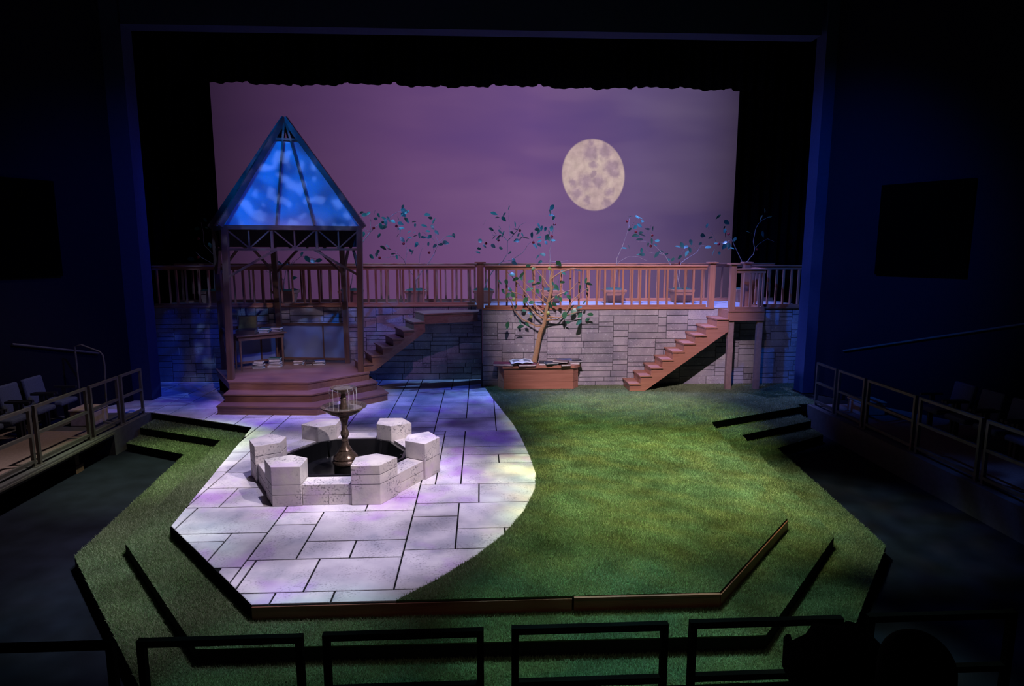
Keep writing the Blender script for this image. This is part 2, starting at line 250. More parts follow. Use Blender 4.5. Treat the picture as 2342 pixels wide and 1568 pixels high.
# ------------------------------------------------------------------ mesh helpers
MW = {}
def M4(loc=(0, 0, 0), rz=0.0): return Matrix.Translation(Vector(loc)) @ Matrix.Rotation(rz, 4, 'Z')
def tag(o, label=None, cat=None, group=None, kind=None):
    if label: o['label'] = label
    if cat: o['category'] = cat
    if group: o['group'] = group
    if kind: o['kind'] = kind
    return o
def thing(name, label, cat, loc=(0, 0, 0), rz=0.0, group=None):
    o = bpy.data.objects.new(name, None); COL.objects.link(o); o.location = loc; o.rotation_euler = (0, 0, rz)
    o.empty_display_size = .1; MW[o.name] = M4(loc, rz); return tag(o, label, cat, group)
class MB:
    def __init__(s): s.v = []; s.f = []; s.smooth = False
    def add(s, vs, fs):
        k = len(s.v); s.v += [Vector(p) for p in vs]; s.f += [tuple(i+k for i in f) for f in fs]; return s
    def box(s, lo, hi, m=None):
        vs = [Vector((x, y, z)) for z in (lo[2], hi[2]) for y in (lo[1], hi[1]) for x in (lo[0], hi[0])]
        if m: vs = [m @ p for p in vs]
        return s.add(vs, [(0, 2, 3, 1), (4, 5, 7, 6), (0, 1, 5, 4), (2, 6, 7, 3), (0, 4, 6, 2), (1, 3, 7, 5)])
    def bar(s, a, b, w, h, up=(0, 0, 1)):     # beam from a to b, w across, h along up
        a, b = Vector(a), Vector(b); d = (b-a).normalized(); u = Vector(up)
        if abs(d.dot(u)) > .98: u = Vector((0, 1, 0))
        r = d.cross(u).normalized(); u = r.cross(d).normalized()
        vs = [p+r*(sx*w/2)+u*(sz*h/2) for p in (a, b) for sx, sz in ((-1, -1), (1, -1), (1, 1), (-1, 1))]
        return s.add(vs, [(0, 1, 2, 3), (7, 6, 5, 4), (0, 4, 5, 1), (1, 5, 6, 2), (2, 6, 7, 3), (3, 7, 4, 0)])
    def prism(s, poly, z0, z1, m=None, inset=0.0, ins_z=0.0):   # polygon in xy extruded in z
        n = len(poly); lo = [Vector((p[0], p[1], z0)) for p in poly]; hi = [Vector((p[0], p[1], z1)) for p in poly]
        rings = [lo, hi]
        if inset:
            c = sum((Vector((p[0], p[1], 0)) for p in poly), Vector())/n
            rings = [lo, [Vector((p[0], p[1], z1-ins_z)) for p in poly], [Vector((p[0]+(c.x-p[0])*min(.3, inset/max(.05, (Vector((p[0], p[1], 0))-c).length)), p[1]+(c.y-p[1])*min(.3, inset/max(.05, (Vector((p[0], p[1], 0))-c).length)), z1)) for p in poly]]
        vs = [p for r in rings for p in r]
        if m: vs = [m @ p for p in vs]
        fs = [tuple(range(n-1, -1, -1)), tuple(range(n*(len(rings)-1), n*len(rings)))]
        for k in range(len(rings)-1):
            fs += [(k*n+i, k*n+(i+1) % n, (k+1)*n+(i+1) % n, (k+1)*n+i) for i in range(n)]
        return s.add(vs, fs)
    def tube(s, pts, rad, n=6):
        pts = [Vector(p) for p in pts]; rad = rad if isinstance(rad, (list, tuple)) else [rad]*len(pts); k0 = len(s.v); u = None
        for i, p in enumerate(pts):
            d = (pts[min(i+1, len(pts)-1)]-pts[max(i-1, 0)]).normalized()
            if u is None: u = d.orthogonal().normalized()
            u = (u-d*u.dot(d)).normalized(); w = d.cross(u)
            s.v += [p+(u*math.cos(2*PI*j/n)+w*math.sin(2*PI*j/n))*rad[i] for j in range(n)]
        for i in range(len(pts)-1):
            s.f += [(k0+i*n+j, k0+i*n+(j+1) % n, k0+(i+1)*n+(j+1) % n, k0+(i+1)*n+j) for j in range(n)]
        s.f += [tuple(k0+j for j in range(n-1, -1, -1)), tuple(k0+(len(pts)-1)*n+j for j in range(n))]; s.smooth = True; return s
    def lathe(s, prof, n=32, c=(0, 0), flute=0.0):
        k0 = len(s.v)
        for r, z in prof:
            for j in range(n):
                a = 2*PI*j/n; rr = r*(1+(flute if j % 2 else 0)); s.v.append(Vector((c[0]+rr*math.cos(a), c[1]+rr*math.sin(a), z)))
        for i in range(len(prof)-1):
            s.f += [(k0+i*n+j, k0+i*n+(j+1) % n, k0+(i+1)*n+(j+1) % n, k0+(i+1)*n+j) for j in range(n)]
        s.f += [tuple(k0+j for j in range(n-1, -1, -1)), tuple(k0+(len(prof)-1)*n+j for j in range(n))]; s.smooth = True; return s
    def build(s, name, mat, parent=None, local=False, bevel=0.0):
        me = bpy.data.meshes.new(name); vs = s.v
        if parent is not None and not local:
            inv = MW[parent.name].inverted(); vs = [inv @ p for p in vs]
        me.from_pydata([tuple(p) for p in vs], [], s.f); me.validate(); me.update()
        if s.smooth:
            me.polygons.foreach_set('use_smooth', [True]*len(me.polygons)); me.set_sharp_from_angle(angle=.7)
        if mat: me.materials.append(MATS[mat])
        o = bpy.data.objects.new(name, me); COL.objects.link(o)
        if parent is not None: o.parent = parent; MW[o.name] = MW[parent.name]
        else: MW[o.name] = Matrix()
        if bevel:
            b = o.modifiers.new('bevel', 'BEVEL'); b.width = bevel; b.segments = 2; b.limit_method = 'ANGLE'
        return o
def piece(name, mesh, parent, mw):        # a copy that shares mesh data, placed by a world matrix
    o = bpy.data.objects.new(name, mesh); COL.objects.link(o); o.parent = parent; o.matrix_basis = MW[parent.name].inverted() @ mw; return o
def struct(name, mb, mat, parent=None, **kw):
    o = mb.build(name, mat, parent, **kw)
    if parent is None: o['kind'] = 'structure'
    return o

# ------------------------------------------------------------------ setting: floors and tiers
RS = .15
S_LEFT = [(-6.5, 12.5), (-4.16, 11.33), (-3.63, 7.18), (-2.1, 5.45)]
S_RIGHT = [(2.22, 5.45), (3.64, 7.03), (4.24, 11.24), (6.5, 12.3)]
STAGE = S_LEFT+S_RIGHT+[(6.5, 12.5), (7.9, 12.5), (7.9, 17.9), (-7.9, 17.9), (-7.9, 12.5)]
MID = [(-6.45, 11.92), (-4.6, 11.03), (-4.12, 7.09), (-2.43, 5.04), (2.47, 5.0), (4.12, 6.84), (4.69, 10.9), (6.45, 11.78), (6.45, 12.5), (-6.45, 12.5)]
LOW = [(-6.45, 11.43), (-5.1, 10.73), (-4.68, 7.06), (-2.62, 4.6), (2.86, 4.6), (4.78, 6.87), (5.2, 10.58), (6.45, 11.32), (6.45, 12.5), (-6.45, 12.5)]
CURVE = [(.06, 14.5), (.22, 13.4), (.41, 12.25), (.57, 11.3), (.66, 10.45), (.74, 9.4), (.765, 8.7), (.70, 8.08), (.50, 7.38), (.23, 6.75), (-.07, 6.28), (-.43, 5.83), (-.80, 5.45)]
struct('floor', MB().box((-16, -3, -.55), (16, 18.5, -.45)), 'house_floor')
stage = struct('floor_stage', MB().prism(STAGE, -RS, -.014), 'stage_base')
struct('floor_step_middle', MB().prism(MID, -2*RS, -RS-.012), 'stage_base')
struct('floor_step_lower', MB().prism(LOW, -.45, -2*RS-.012), 'stage_base')
# timber fascia under the stage lip
def fascia(name, a, b, mat):
    mb = MB(); a = Vector((*a, 0)); b = Vector((*b, 0)); n = (b-a).normalized().cross(Vector((0, 0, 1))); mb.bar(a+n*.008+Vector((0, 0, -.082)), b+n*.008+Vector((0, 0, -.082)), .014, .125)
    mb.build(name, mat, stage)
fascia('fascia_board', (-2.1, 5.45), (.82, 5.45), 'fascia_wood'); fascia('fascia_board', (.84, 5.45), (2.22, 5.45), 'fascia_wood')
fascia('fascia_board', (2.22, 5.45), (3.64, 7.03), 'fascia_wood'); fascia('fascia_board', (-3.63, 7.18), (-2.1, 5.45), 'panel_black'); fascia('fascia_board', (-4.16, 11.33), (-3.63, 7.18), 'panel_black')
MB().bar((.84, 5.432, -.012), (2.22, 5.432, -.012), .03, .02).build('nosing', 'fascia_wood', stage)

# ---- ashlar fill used for paving and walling
def clip(poly, x0, x1, y0, y1):
    def cut(ps, ax, val, keep):
        out = []
        for i in range(len(ps)):
            a, b = ps[i-1], ps[i]; ina, inb = keep(a[ax]), keep(b[ax])
            if ina != inb:
                t = (val-a[ax])/(b[ax]-a[ax]); out.append((a[0]+(b[0]-a[0])*t, a[1]+(b[1]-a[1])*t))
            if inb: out.append(b)
        return out
    for ax, val, kp in ((0, x0, lambda q: q >= x0), (0, x1, lambda q: q <= x1), (1, y0, lambda q: q >= y0), (1, y1, lambda q: q <= y1)):
        if not poly: return []
        poly = cut(poly, ax, val, kp)
    out = []
    for p in poly:
        if not out or (abs(p[0]-out[-1][0])+abs(p[1]-out[-1][1]) > 1e-4): out.append(p)
    if len(out) > 1 and abs(out[0][0]-out[-1][0])+abs(out[0][1]-out[-1][1]) < 1e-4: out.pop()
    return out
def area(p): return .5*sum(p[i-1][0]*p[i][1]-p[i][0]*p[i-1][1] for i in range(len(p)))
def ashlar(x0, x1, y0, y1, fixed, wr, hr, cell=.05, seed=1, tmin=0.0):
    rnd = random.Random(seed); nx, ny = round((x1-x0)/cell), round((y1-y0)/cell); occ = np.zeros((nx, ny), bool); out = []
    def put(i0, i1, j0, j1):
        occ[i0:i1, j0:j1] = True; out.append((x0+i0*cell, x0+i1*cell, y0+j0*cell, y0+j1*cell))
    for a, b, c, d in fixed:
        i0, i1, j0, j1 = (round((a-x0)/cell), round((b-x0)/cell), round((c-y0)/cell), round((d-y0)/cell)); i0, j0 = max(i0, 0), max(j0, 0); i1, j1 = min(i1, nx), min(j1, ny)
        while i0 < i1 and occ[i0, j0:j1].any(): i0 += 1
        while i1 > i0 and occ[i1-1, j0:j1].any(): i1 -= 1
        if i1-i0 > 1 and j1-j0 > 1 and not occ[i0:i1, j0:j1].any(): put(i0, i1, j0, j1)
    for j in range(ny):
        for i in range(nx):
            if occ[i, j]: continue
            w = round(rnd.uniform(*wr)/cell); h = round(rnd.choice(hr)/cell); i1 = i
            while i1 < nx and i1-i < w and not occ[i1, j]: i1 += 1
            k = i1
            while k < nx and not occ[k, j]: k += 1
            if k-i1 < round(wr[0]*.6/cell): i1 = k
            j1 = j
            while j1 < ny and j1-j < h and not occ[i:i1, j1].any(): j1 += 1
            if ny-j1 < 2: j1 = ny if not occ[i:i1, j1:].any() else j1
            put(i, i1, j, j1)
    def thin(r): return r[1]-r[0] < tmin or r[3]-r[2] < tmin
    for r in [q for q in out if thin(q)]:
        if r not in out: continue
        a, b, c, d = r; hz = (d-c) < (b-a); done = False
        for side in (0, 1):
            if hz: nb = [q for q in out if q is not r and abs((q[3]-c) if side == 0 else (q[2]-d)) < 1e-4 and q[0] < b-1e-4 and q[1] > a+1e-4]; ok = nb and all(q[0] > a-1e-4 and q[1] < b+1e-4 for q in nb)
            else: nb = [q for q in out if q is not r and abs((q[1]-a) if side == 0 else (q[0]-b)) < 1e-4 and q[2] < d-1e-4 and q[3] > c+1e-4]; ok = nb and all(q[2] > c-1e-4 and q[3] < d+1e-4 for q in nb)
            if ok:
                for q in nb:
                    k = out.index(q); l = list(q); l[(3 if side == 0 else 2) if hz else (1 if side == 0 else 0)] = (d if side == 0 else c) if hz else (b if side == 0 else a); out[k] = tuple(l)
                out.remove(r); break
    return out
PATIO = S_LEFT+[(-.75, 5.45)]+[(x+.04, y) for x, y in reversed(CURVE)][1:]+[(.10, 15.4), (-7.9, 15.4), (-7.9, 12.5)]
def ZR(a, b):          # paving stone given by two opposite corners
    p, q = G(340+a[0]/2.602, 860+a[1]/2.602), G(340+b[0]/2.602, 860+b[1]/2.602); return (min(p.x, q.x), max(p.x, q.x), min(p.y, q.y), max(p.y, q.y))
FIX = [ZR(*r) for r in [((505, 1277), (1020, 1090)), ((930, 1277), (1490, 1090)), ((1440, 1277), (2140, 1027)), ((400, 1360), (750, 1277)), ((700, 1360), (1105, 1277)), ((1062, 1360), (1700, 1277)),
    ((590, 1085), (990, 880)), ((875, 1085), (1230, 978)), ((1180, 1085), (1515, 978)), ((945, 978), (1570, 795)), ((750, 880), (1050, 795)), ((1510, 1027), (1840, 830)), ((1575, 830), (1845, 750)), ((1810, 1027), (2120, 917)),
    ((1840, 917), (2300, 748)), ((120, 930), (800, 760)), ((310, 1140), (670, 930)), ((150, 1140), (395, 930)), ((330, 1277), (560, 1140)), ((240, 757), (540, 652)), ((460, 757), (820, 652)), ((1610, 745), (1972, 640)),
    ((1972, 745), (2330, 640)), ((1700, 637), (1880, 465)), ((1860, 637), (2330, 515)), ((1870, 513), (2080, 465)), ((2060, 513), (2330, 465)), ((1880, 463), (2330, 413)), ((1885, 413), (2300, 325)), ((1700, 323), (2065, 250)), ((1720, 248), (1900, 155))]]
def snap(vals, tol):
    m = {}; vs = sorted(set(vals)); grp = [vs[0]]
    for v in vs[1:]+[1e9]:
        if v-grp[0] < tol: grp.append(v)
        else:
            c = sum(grp)/len(grp)
            for g_ in grp: m[g_] = c
            grp = [v]
    return m
sx_, sy_ = snap([v for r in FIX for v in r[:2]], .13), snap([v for r in FIX for v in r[2:]], .13)
FIX = [(sx_[a], sx_[b], sy_[c], sy_[d]) for a, b, c, d in FIX]
npav = 0
for (a, b, c, d) in ashlar(-7.9, 1.0, 5.4, 15.4, FIX, (.6, 1.3), (.4, .5, .6, .75), seed=3, tmin=.17):
    g = .009; p = clip(PATIO, a+g, b-g, c+g, d-g)
    if len(p) < 3 or abs(area(p)) < .004: continue
    if area(p) < 0: p = p[::-1]
    c0 = Vector((sum(q[0] for q in p)/len(p), sum(q[1] for q in p)/len(p), 0)); dz = random.uniform(-.002, .0015)
    MB().prism(p, -.02, dz, inset=.008, ins_z=.004).build('paver', 'paver', stage)
    npav += 1
# ---- back walls with individual stones
def stonewall(name, x0, x1, y, z1, seed, fixed=()):
    w = struct(name, MB().box((x0, y+.03, 0), (x1, y+.11, z1)), 'joint')
    for (a, b, c, d) in ashlar(x0, x1, 0, z1, fixed, (.32, .95), (.10, .10, .15, .15, .20), seed=seed):
        g = .006; t = random.uniform(0, .006)
        m = Matrix(((1, 0, 0, 0), (0, 0, -1, y+.03), (0, 1, 0, 0), (0, 0, 0, 1)))
        MB().prism([(a+g, c+g), (b-g, c+g), (b-g, d-g), (a+g, d-g)], -.004, .024+t, m=m, inset=.008, ins_z=.005).build('stone', 'wall_stone', w)
    return w
YR, YL, ZD = 14.52, 15.4, 1.82
stonewall('wall_back_right', 0.02, 7.82, YR, 1.80, 5)
stonewall('wall_back_left', -7.9, 0.0, YL, 1.80, 8)
struct('wall_back_return', MB().box((-.02, YR, 0), (.018, YL+.02, 1.80)), 'joint')
struct('floor_walkway', MB().prism([(-7.88, YL+.02), (.0, YL+.02), (.0, YR+.01), (7.8, YR+.01), (7.8, 16.9), (-7.88, 16.9)], ZD-.02+.002, ZD), 'walkway_paint')
# ---- audience platforms beside the stage
pl = struct('floor_platform_left', MB().box((-15, -2, -.10), (-6.52, 11.2, 0)).box((-15, 11.2, -.45), (-6.52, 12.48, 0)), 'platform_edge')
MB().box((-15, -2, 0), (-6.75, 11.2, .012)).build('carpet', 'carpet', pl)
MB().box((-6.62, -2, -.06), (-6.5, 11.2, -.03)).build('edge_strip', 'steel', pl)
for y in (10.3, 8.4, 6.5): MB().box((-6.75, y, -.45), (-6.65, y+.1, -.1)).box((-7.3, y-.05, -.45), (-6.62, y+.15, -.33)).build('support', 'cedar_dark', pl)
pr = struct('floor_platform_right', MB().box((6.72, -2, -.45), (15, 12.48, 0)), 'platform_edge')
MB().box((6.95, -2, 0), (15, 12.4, .012)).build('carpet', 'carpet', pr)
# ---- proscenium, side walls
def sidewall(name, s):
    XP = 7.0 if s < 0 else 7.14
    mb = MB().box((min(s*XP, s*(XP+.4)), 13.5, 0), (max(s*XP, s*(XP+.4)), 13.9, 9.5)); struct(name, mb, 'portal_paint')
    n = (Vector((s*7.42, 13.5, 0)), Vector((s*11.6, 6.5, 0))); mb = MB(); mb.bar(n[0]+Vector((0, 0, 4.75)), n[1]+Vector((0, 0, 4.75)), .12, 9.5)
    o = struct(name+'_house', mb, 'side_wall_paint')
sidewall('wall_left', -1); sidewall('wall_right', 1)
struct('trim_1', MB().box((-7.02, 13.5, 7.52), (7.02, 13.9, 9.5)), 'portal_paint')
struct('wall_stage_back', MB().box((-11, 18.6, 0), (11, 18.7, 10)), 'velvet')

# ------------------------------------------------------------------ screen and drapes
tag(MB().box((-6.98, 17.5, .001), (6.98, 17.54, 8.2)).build('projection_screen', 'projection'), 'wide violet night sky projection screen showing a pale full moon', 'screen')
def drape(name, label, x0, x1, y, z0, z1, fold=.28, amp=.07, scallop=0.0):
    mb = MB(); n = int((x1-x0)/.045); nz = 4; rnd = random.Random(name+label); ph = rnd.uniform(0, 6)
    for i in range(n+1):
        x = x0+(x1-x0)*i/n; w = math.sin(x*2*PI/fold+ph)+.4*math.sin(x*2*PI/(fold*2.3)+1)
        zb = z0+(scallop*(abs(math.sin(x*3.3+ph))*.6+.4*math.sin(x*1.7)+(.6 if math.sin(x*5.1) > .93 else 0)) if scallop else 0)
        for j in range(nz+1): mb.v.append(Vector((x, y+amp*w, zb+(z1-zb)*j/nz)))
    k = nz+1
    mb.f = [(i*k+j, (i+1)*k+j, (i+1)*k+j+1, i*k+j+1) for i in range(n) for j in range(nz)]; mb.smooth = True
    o = mb.build(name, 'velvet'); so = o.modifiers.new('cloth', 'SOLIDIFY'); so.thickness = .01; return tag(o, label, 'curtain')
drape('border_curtain', 'black border curtain with a ragged lower edge above the moon screen', -7.8, 7.8, 17.0, 7.25, 9.6, amp=.05, scallop=.07)
drape('leg_curtain', 'black side curtain hanging between the screen and the gazebo-side proscenium', -10.5, -6.84, 17.25, 0, 9.6, amp=.05)
drape('leg_curtain', 'black side curtain hanging between the moon side of the screen and the proscenium', 6.86, 10.5, 17.25, 0, 9.6, amp=.05)

# ------------------------------------------------------------------ railings
BAL = {}
def baluster_mesh(h, w, mat):
    key = (round(h, 3), w, mat)
    if key not in BAL:
        o = MB().box((-w/2, -w/2, 0), (w/2, w/2, h)).build('baluster_shape', mat); BAL[key] = o.data; bpy.data.objects.remove(o)
    return BAL[key]
def railing(name, label, p0, p1, z0, z1, n, mat='cedar', trim=.075, jit=.012, skip=()):
    p0, p1 = Vector((*p0, 0)), Vector((*p1, 0)); d = (p1-p0); L = d.length; ang = math.atan2(d.y, d.x)
    t = thing(name, label, 'railing', (p0.x, p0.y, z0), ang)
    MB().box((0, -.065, z1-z0-.035), (L, .065, z1-z0)).build('top_rail', mat, t, local=True, bevel=.008)
    MB().box((0, -.025, z1-z0-.105), (L, .025, z1-z0-.036)).build('under_rail', mat, t, local=True)
    MB().box((0, -.045, .001), (L, .03, trim)).build('bottom_rail', mat, t, local=True)
    me = baluster_mesh(z1-z0-.105-trim, .042, mat+'_post' if mat in ('cedar', 'cedar_dark') else mat)
    for i in range(n):
        if i in skip: continue
        x = L*(i+.5)/n+random.uniform(-jit, jit); o = bpy.data.objects.new('baluster', me); COL.objects.link(o); o.parent = t
        o.location = (x, 0, trim); o.rotation_euler = (0, random.uniform(-.008, .008), random.uniform(-.5, .5) if jit > .02 else 0)
    return t
def post(parent, p, z0, z1, w=.13, mat='cedar_post', cap=True):
    q = MB().box((p[0]-w/2, p[1]-w/2, z0), (p[0]+w/2, p[1]+w/2, z1)).build('newel_post', mat, parent)
    if cap: MB().box((p[0]-w*.85, p[1]-w*.85, z1), (p[0]+w*.85, p[1]+w*.85, z1+.03)).build('cap', mat, q)
ZR1 = 2.81
t = railing('balustrade', 'wooden balustrade along the dark stone wall behind the gazebo', (-7.75, YL+.06), (-.16, YL+.06), ZD, ZR1-.02, 34, jit=.05)
t = railing('balustrade', 'wooden balustrade above the lit stone wall behind the fruit tree', (.08, YR+.06), (5.24, YR+.06), ZD, ZR1, 25)
post(t, (-.02, YR+.06), ZD, ZR1+.05, .15); post(t, (5.36, YR+.06), ZD, ZR1+.04)
t = railing('balustrade', 'short wooden balustrade running from the stair landing to the proscenium', (6.26, YR+.06), (7.72, YR+.06), ZD, ZR1, 8)
post(t, (6.18, YR+.06), ZD, ZR1+.04)
railing('balustrade', 'long rear wooden balustrade behind the row of planters', (-7.75, 16.55), (7.75, 16.55), ZD, ZR1, 62, jit=.05)
# strip of trim under each front balustrade
struct('trim_2', MB().box((.02, YR-.035, ZD-.02), (5.42, YR+.008, ZD+.02)), 'cedar'); struct('trim_3', MB().box((6.3, YR-.035, ZD-.02), (7.8, YR+.008, ZD+.02)), 'cedar'); struct('trim_4', MB().box((-7.88, YL-.035, ZD-.02), (-.03, YL+.018, ZD+.02)), 'cedar')

# ------------------------------------------------------------------ staircases
def staircase(name, label, origin, ang, width, n, rise, going, z0, zbot, smat, drop=.2, side=.0):
    # local x runs up the flight, local y from the front stringer to the back one
    t = thing(name, label, 'staircase', (origin[0], origin[1], z0), ang)
    for k in range(n):
        x, z = k*going, (k+1)*rise
        MB().box((x-.025, -.03, z-.03), (x+going+.012, width+.02, z)).build('tread', smat, t, local=True)
        MB().box((x, .022, z-rise+.002), (x+.016, width-.022, z-.03)).build('riser', smat, t, local=True)
    MB().box((n*going, .022, n*rise+.002), (n*going+.016, width-.022, (n+1)*rise-.03)).build('riser', smat, t, local=True)
    pts = [(0, 0)]
    for k in range(n): pts += [(k*going, (k+1)*rise-.031), ((k+1)*going, (k+1)*rise-.031)]
    pts += [(n*going, (n+1)*rise-.033), (n*going+.02, (n+1)*rise-.033), (n*going+.02, n*rise-drop+side), (.34 if zbot else going*1.2, 0 if not zbot else .0)]
    m = Matrix(((1, 0, 0, 0), (0, 0, -1, .02), (0, 1, 0, 0), (0, 0, 0, 1)))
    for y in (0, width-.022): MB().prism(pts, 0, .02, m=Matrix.Translation((0, y, 0)) @ m).build('stringer', smat, t, local=True)
    return t
RISE, GO = ZD/10, .242
staircase('staircase', 'straight cedar staircase climbing the lit stone wall from the lawn', (3.33, 13.86), 0, .62, 9, RISE, GO, 0, 1, 'cedar', drop=.29)
la = thing('stair_landing', 'square cedar landing on two tall posts at the head of the lawn staircase', 'platform', (5.95, 14.2, 0))
x0, x1, y0 = 3.33+9*GO+.022, 6.34, 13.84
MB().box((x0-.02, y0-.02, ZD-.03), (x1, YR-.04, ZD)).build('deck', 'cedar', la); MB().box((x0, y0, ZD-.23), (x1-.01, y0+.04, ZD-.031)).build('fascia', 'cedar', la); MB().box((x1-.05, y0+.041, ZD-.23), (x1-.01, YR-.06, ZD-.031)).build('fascia', 'cedar', la)
for x in (x0+.01, x1-.14): MB().box((x, y0+.045, 0), (x+.125, y0+.135, ZD-.032)).build('leg', 'post_grey', la)
q = MB().box((x0+.0, y0+.0, ZD), (x0+.12, y0+.12, ZR1+.03)).build('newel_post', 'cedar_post', la); MB().box((x0-.05, y0-.05, ZR1+.03), (x0+.17, y0+.17, ZR1+.06)).build('cap', 'cedar', q)
MB().box((x0+.12, y0, ZR1-.09), (x1, y0+.11, ZR1-.055)).box((x0+.12, y0+.03, ZR1-.16), (x1-.02, y0+.08, ZR1-.091)).build('top_rail', 'cedar', la)
MB().box((x0+.12, y0+.02, ZD), (x1-.01, y0+.08, ZD+.08)).build('bottom_rail', 'cedar', la)
MB().box((x1-.11, y0+.112, ZR1-.09), (x1, YR-.04, ZR1-.055)).build('top_rail', 'cedar', la); MB().box((x1-.08, y0+.082, ZD), (x1-.03, YR-.04, ZD+.08)).build('bottom_rail', 'cedar', la)
me = baluster_mesh(ZR1-.16-ZD-.08, .042, 'cedar_post')
for x, y in ((x0+.27, y0+.055), (x0+.47, y0+.055), (x0+.67, y0+.055), (x1-.055, y0+.055), (x1-.055, y0+.25), (x1-.055, y0+.42), (x1-.055, y0+.58)): piece('baluster', me, la, M4((x, y, ZD+.08)))
# flight between gazebo and walkway
ZG = .5; A, B = G(852.5, 831, ZG+.175), G(971, 735, ZG+.175*6); dirv = (B-A); dirv.z = 0; ang = math.atan2(dirv.y, dirv.x); gl = dirv.length/5; u = dirv.normalized(); nv = Vector((-u.y, u.x, 0))
ORG = A-u*(gl+.0)+nv*.03; ORG.z = 0
staircase('staircase', 'stained wooden staircase climbing from the gazebo toward the walkway', (ORG.x, ORG.y), ang, .72, 6, .175, gl, ZG, 0, 'step_wood', drop=.24)
lg = thing('stair_landing', 'wedge-shaped wooden landing joining the gazebo staircase to the walkway', 'platform', (-.6, 14.8, 0))
e0 = ORG+u*(6*gl+.022)-nv*.03; e1 = e0+nv*.74; zt = ZG+.175*7
kk = (-.06-e0.x)/u.x; e2 = e0+u*kk
kb = (YL-.05-e1.y)/u.y if u.y > .05 else 9; e3 = e1+u*kb; poly = [(e0.x-u.x*.03, e0.y-u.y*.03), (e2.x, e2.y), (-.06, YL-.05)] + ([(e3.x, e3.y)] if e3.x < -.1 else []) + [(e1.x-u.x*.03, e1.y-u.y*.03)]
MB().prism(poly, zt-.03, zt).build('deck', 'step_wood', lg)
MB().bar((e0+u*.0+nv*.035)+Vector((0, 0, zt-.135)), e2+nv*.035-u*.02+Vector((0, 0, zt-.135)), .03, .205).build('fascia', 'step_wood', lg)

# ------------------------------------------------------------------ gazebo
gz = thing('gazebo', 'open timber gazebo with a steep blue-lit fabric roof and three wide steps', 'gazebo', (-4.2, 14.1, 0))
def tier(pxs, z0, z1, back, name, out=.0):
    P = [G(a, b, z1) for a, b in pxs]; poly = [(p.x, p.y) for p in P]+back
    MB().prism([(p[0], p[1]) for p in poly], z0, z1-.028).build(name, 'step_wood', gz)
    c = Vector((-4.2, 14.2)); lip = [((Vector(p)-c)*1.012+c) for p in poly]
    MB().prism([(p.x, p.y) for p in lip], z1-.028, z1).build('step_tread' if z1 < ZG-.01 else 'platform_deck', 'step_wood', gz)
tier([(497, 928), (724, 930), (886, 897)], 0, .167, [(-2.32, 14.0), (-5.3, 14.0)], 'step')
tier([(513, 901), (713, 901), (862, 873)], .1675, .333, [(-2.5, 14.05), (-5.32, 14.05)], 'step')
tier([(524, 873), (703, 874), (844, 851)], .3335, ZG, [(-2.95, 15.25), (-4.7, 15.36), (-6.0, 14.42)], 'platform_base')
MB().prism([(-2.45, 14.06), (-3.0, 15.2), (-4.7, 15.33), (-5.95, 14.4), (-5.3, 14.06)], 0, .333).build('platform_base', 'panel_black', gz)
ap = Vector((-4.11, 14.1, 5.9)); ZE, ZB = 3.66, 3.17
base = {k: G(*v, ZG) for k, v in dict(fl=(527, 868), fr=(828, 850), br=(796, 830), bc=(645, 828)).items()}; base['bl'] = Vector((-5.78, 14.35, ZG))
base['fl'] += Vector((0, .04, 0)); base['fr'] += Vector((-.02, .0, 0))
top = {'fl': D(514, 517, base['fl'].y+.04), 'fr': D(822, 517, base['fr'].y), 'br': D(780, 517, base['br'].y-.06), 'bc': D(622, 520, base['bc'].y-.12), 'bl': D(491, 515, base['bl'].y)}
for k in top: top[k].z = ZE
order = ['fl', 'fr', 'br', 'bc', 'bl']
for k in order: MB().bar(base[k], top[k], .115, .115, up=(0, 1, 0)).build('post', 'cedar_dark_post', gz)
def lerp(a, b, t): return a+(b-a)*t
for i, k in enumerate(order):
    a, b = top[k], top[order[(i+1) % 5]]; dn = Vector((0, 0, -1)); L = (b-a).length; bays = 3 if k == 'fl' else max(1, round(L/.9))
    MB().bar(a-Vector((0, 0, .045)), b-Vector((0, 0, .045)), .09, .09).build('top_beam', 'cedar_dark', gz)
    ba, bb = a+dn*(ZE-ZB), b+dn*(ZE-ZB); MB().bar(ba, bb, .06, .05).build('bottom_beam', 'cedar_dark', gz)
    for q in range(bays):
        f0, f1, f2 = q/bays, (q+.5)/bays, (q+1)/bays; h = Vector((0, 0, -.09)); hb = Vector((0, 0, .025))
        if q: MB().bar(lerp(a, b, f0)+h, lerp(ba, bb, f0)+hb, .05, .05).build('truss_post', 'cedar_dark_post', gz)
        MB().bar(lerp(a, b, f1)+h, lerp(ba, bb, f1)+hb, .03, .03).build('truss_strut', 'cedar_dark_post', gz)
        MB().bar(lerp(a, b, f0+.03/bays)+h, lerp(ba, bb, f1)+hb, .028, .028).build('truss_brace', 'cedar_dark', gz)
        MB().bar(lerp(a, b, f2-.03/bays)+h, lerp(ba, bb, f1)+hb, .028, .028).build('truss_brace', 'cedar_dark', gz)
    if k != 'fl':
        cen = Vector((-4.2, 14.15, 0)); off = (cen-(a+b)/2); off.z = 0; off = off.normalized()*.06; MB().bar((a+ba)/2+off, (b+bb)/2+off, .012, ZE-ZB-.1).build('valance_board', 'panel_dark', gz)
    for s, (p, q) in enumerate(((a, b), (b, a))):
        kk2 = k if s == 0 else order[(i+1) % 5]; lo = lerp(base[kk2], top[kk2], (2.6-ZG)/(ZE-ZG)); hi = p+(q-p)*min(.36, .95/ L)+dn*(ZE-ZB)
        MB().bar(lo, hi, .05, .05).build('knee_brace', 'cedar_dark', gz)
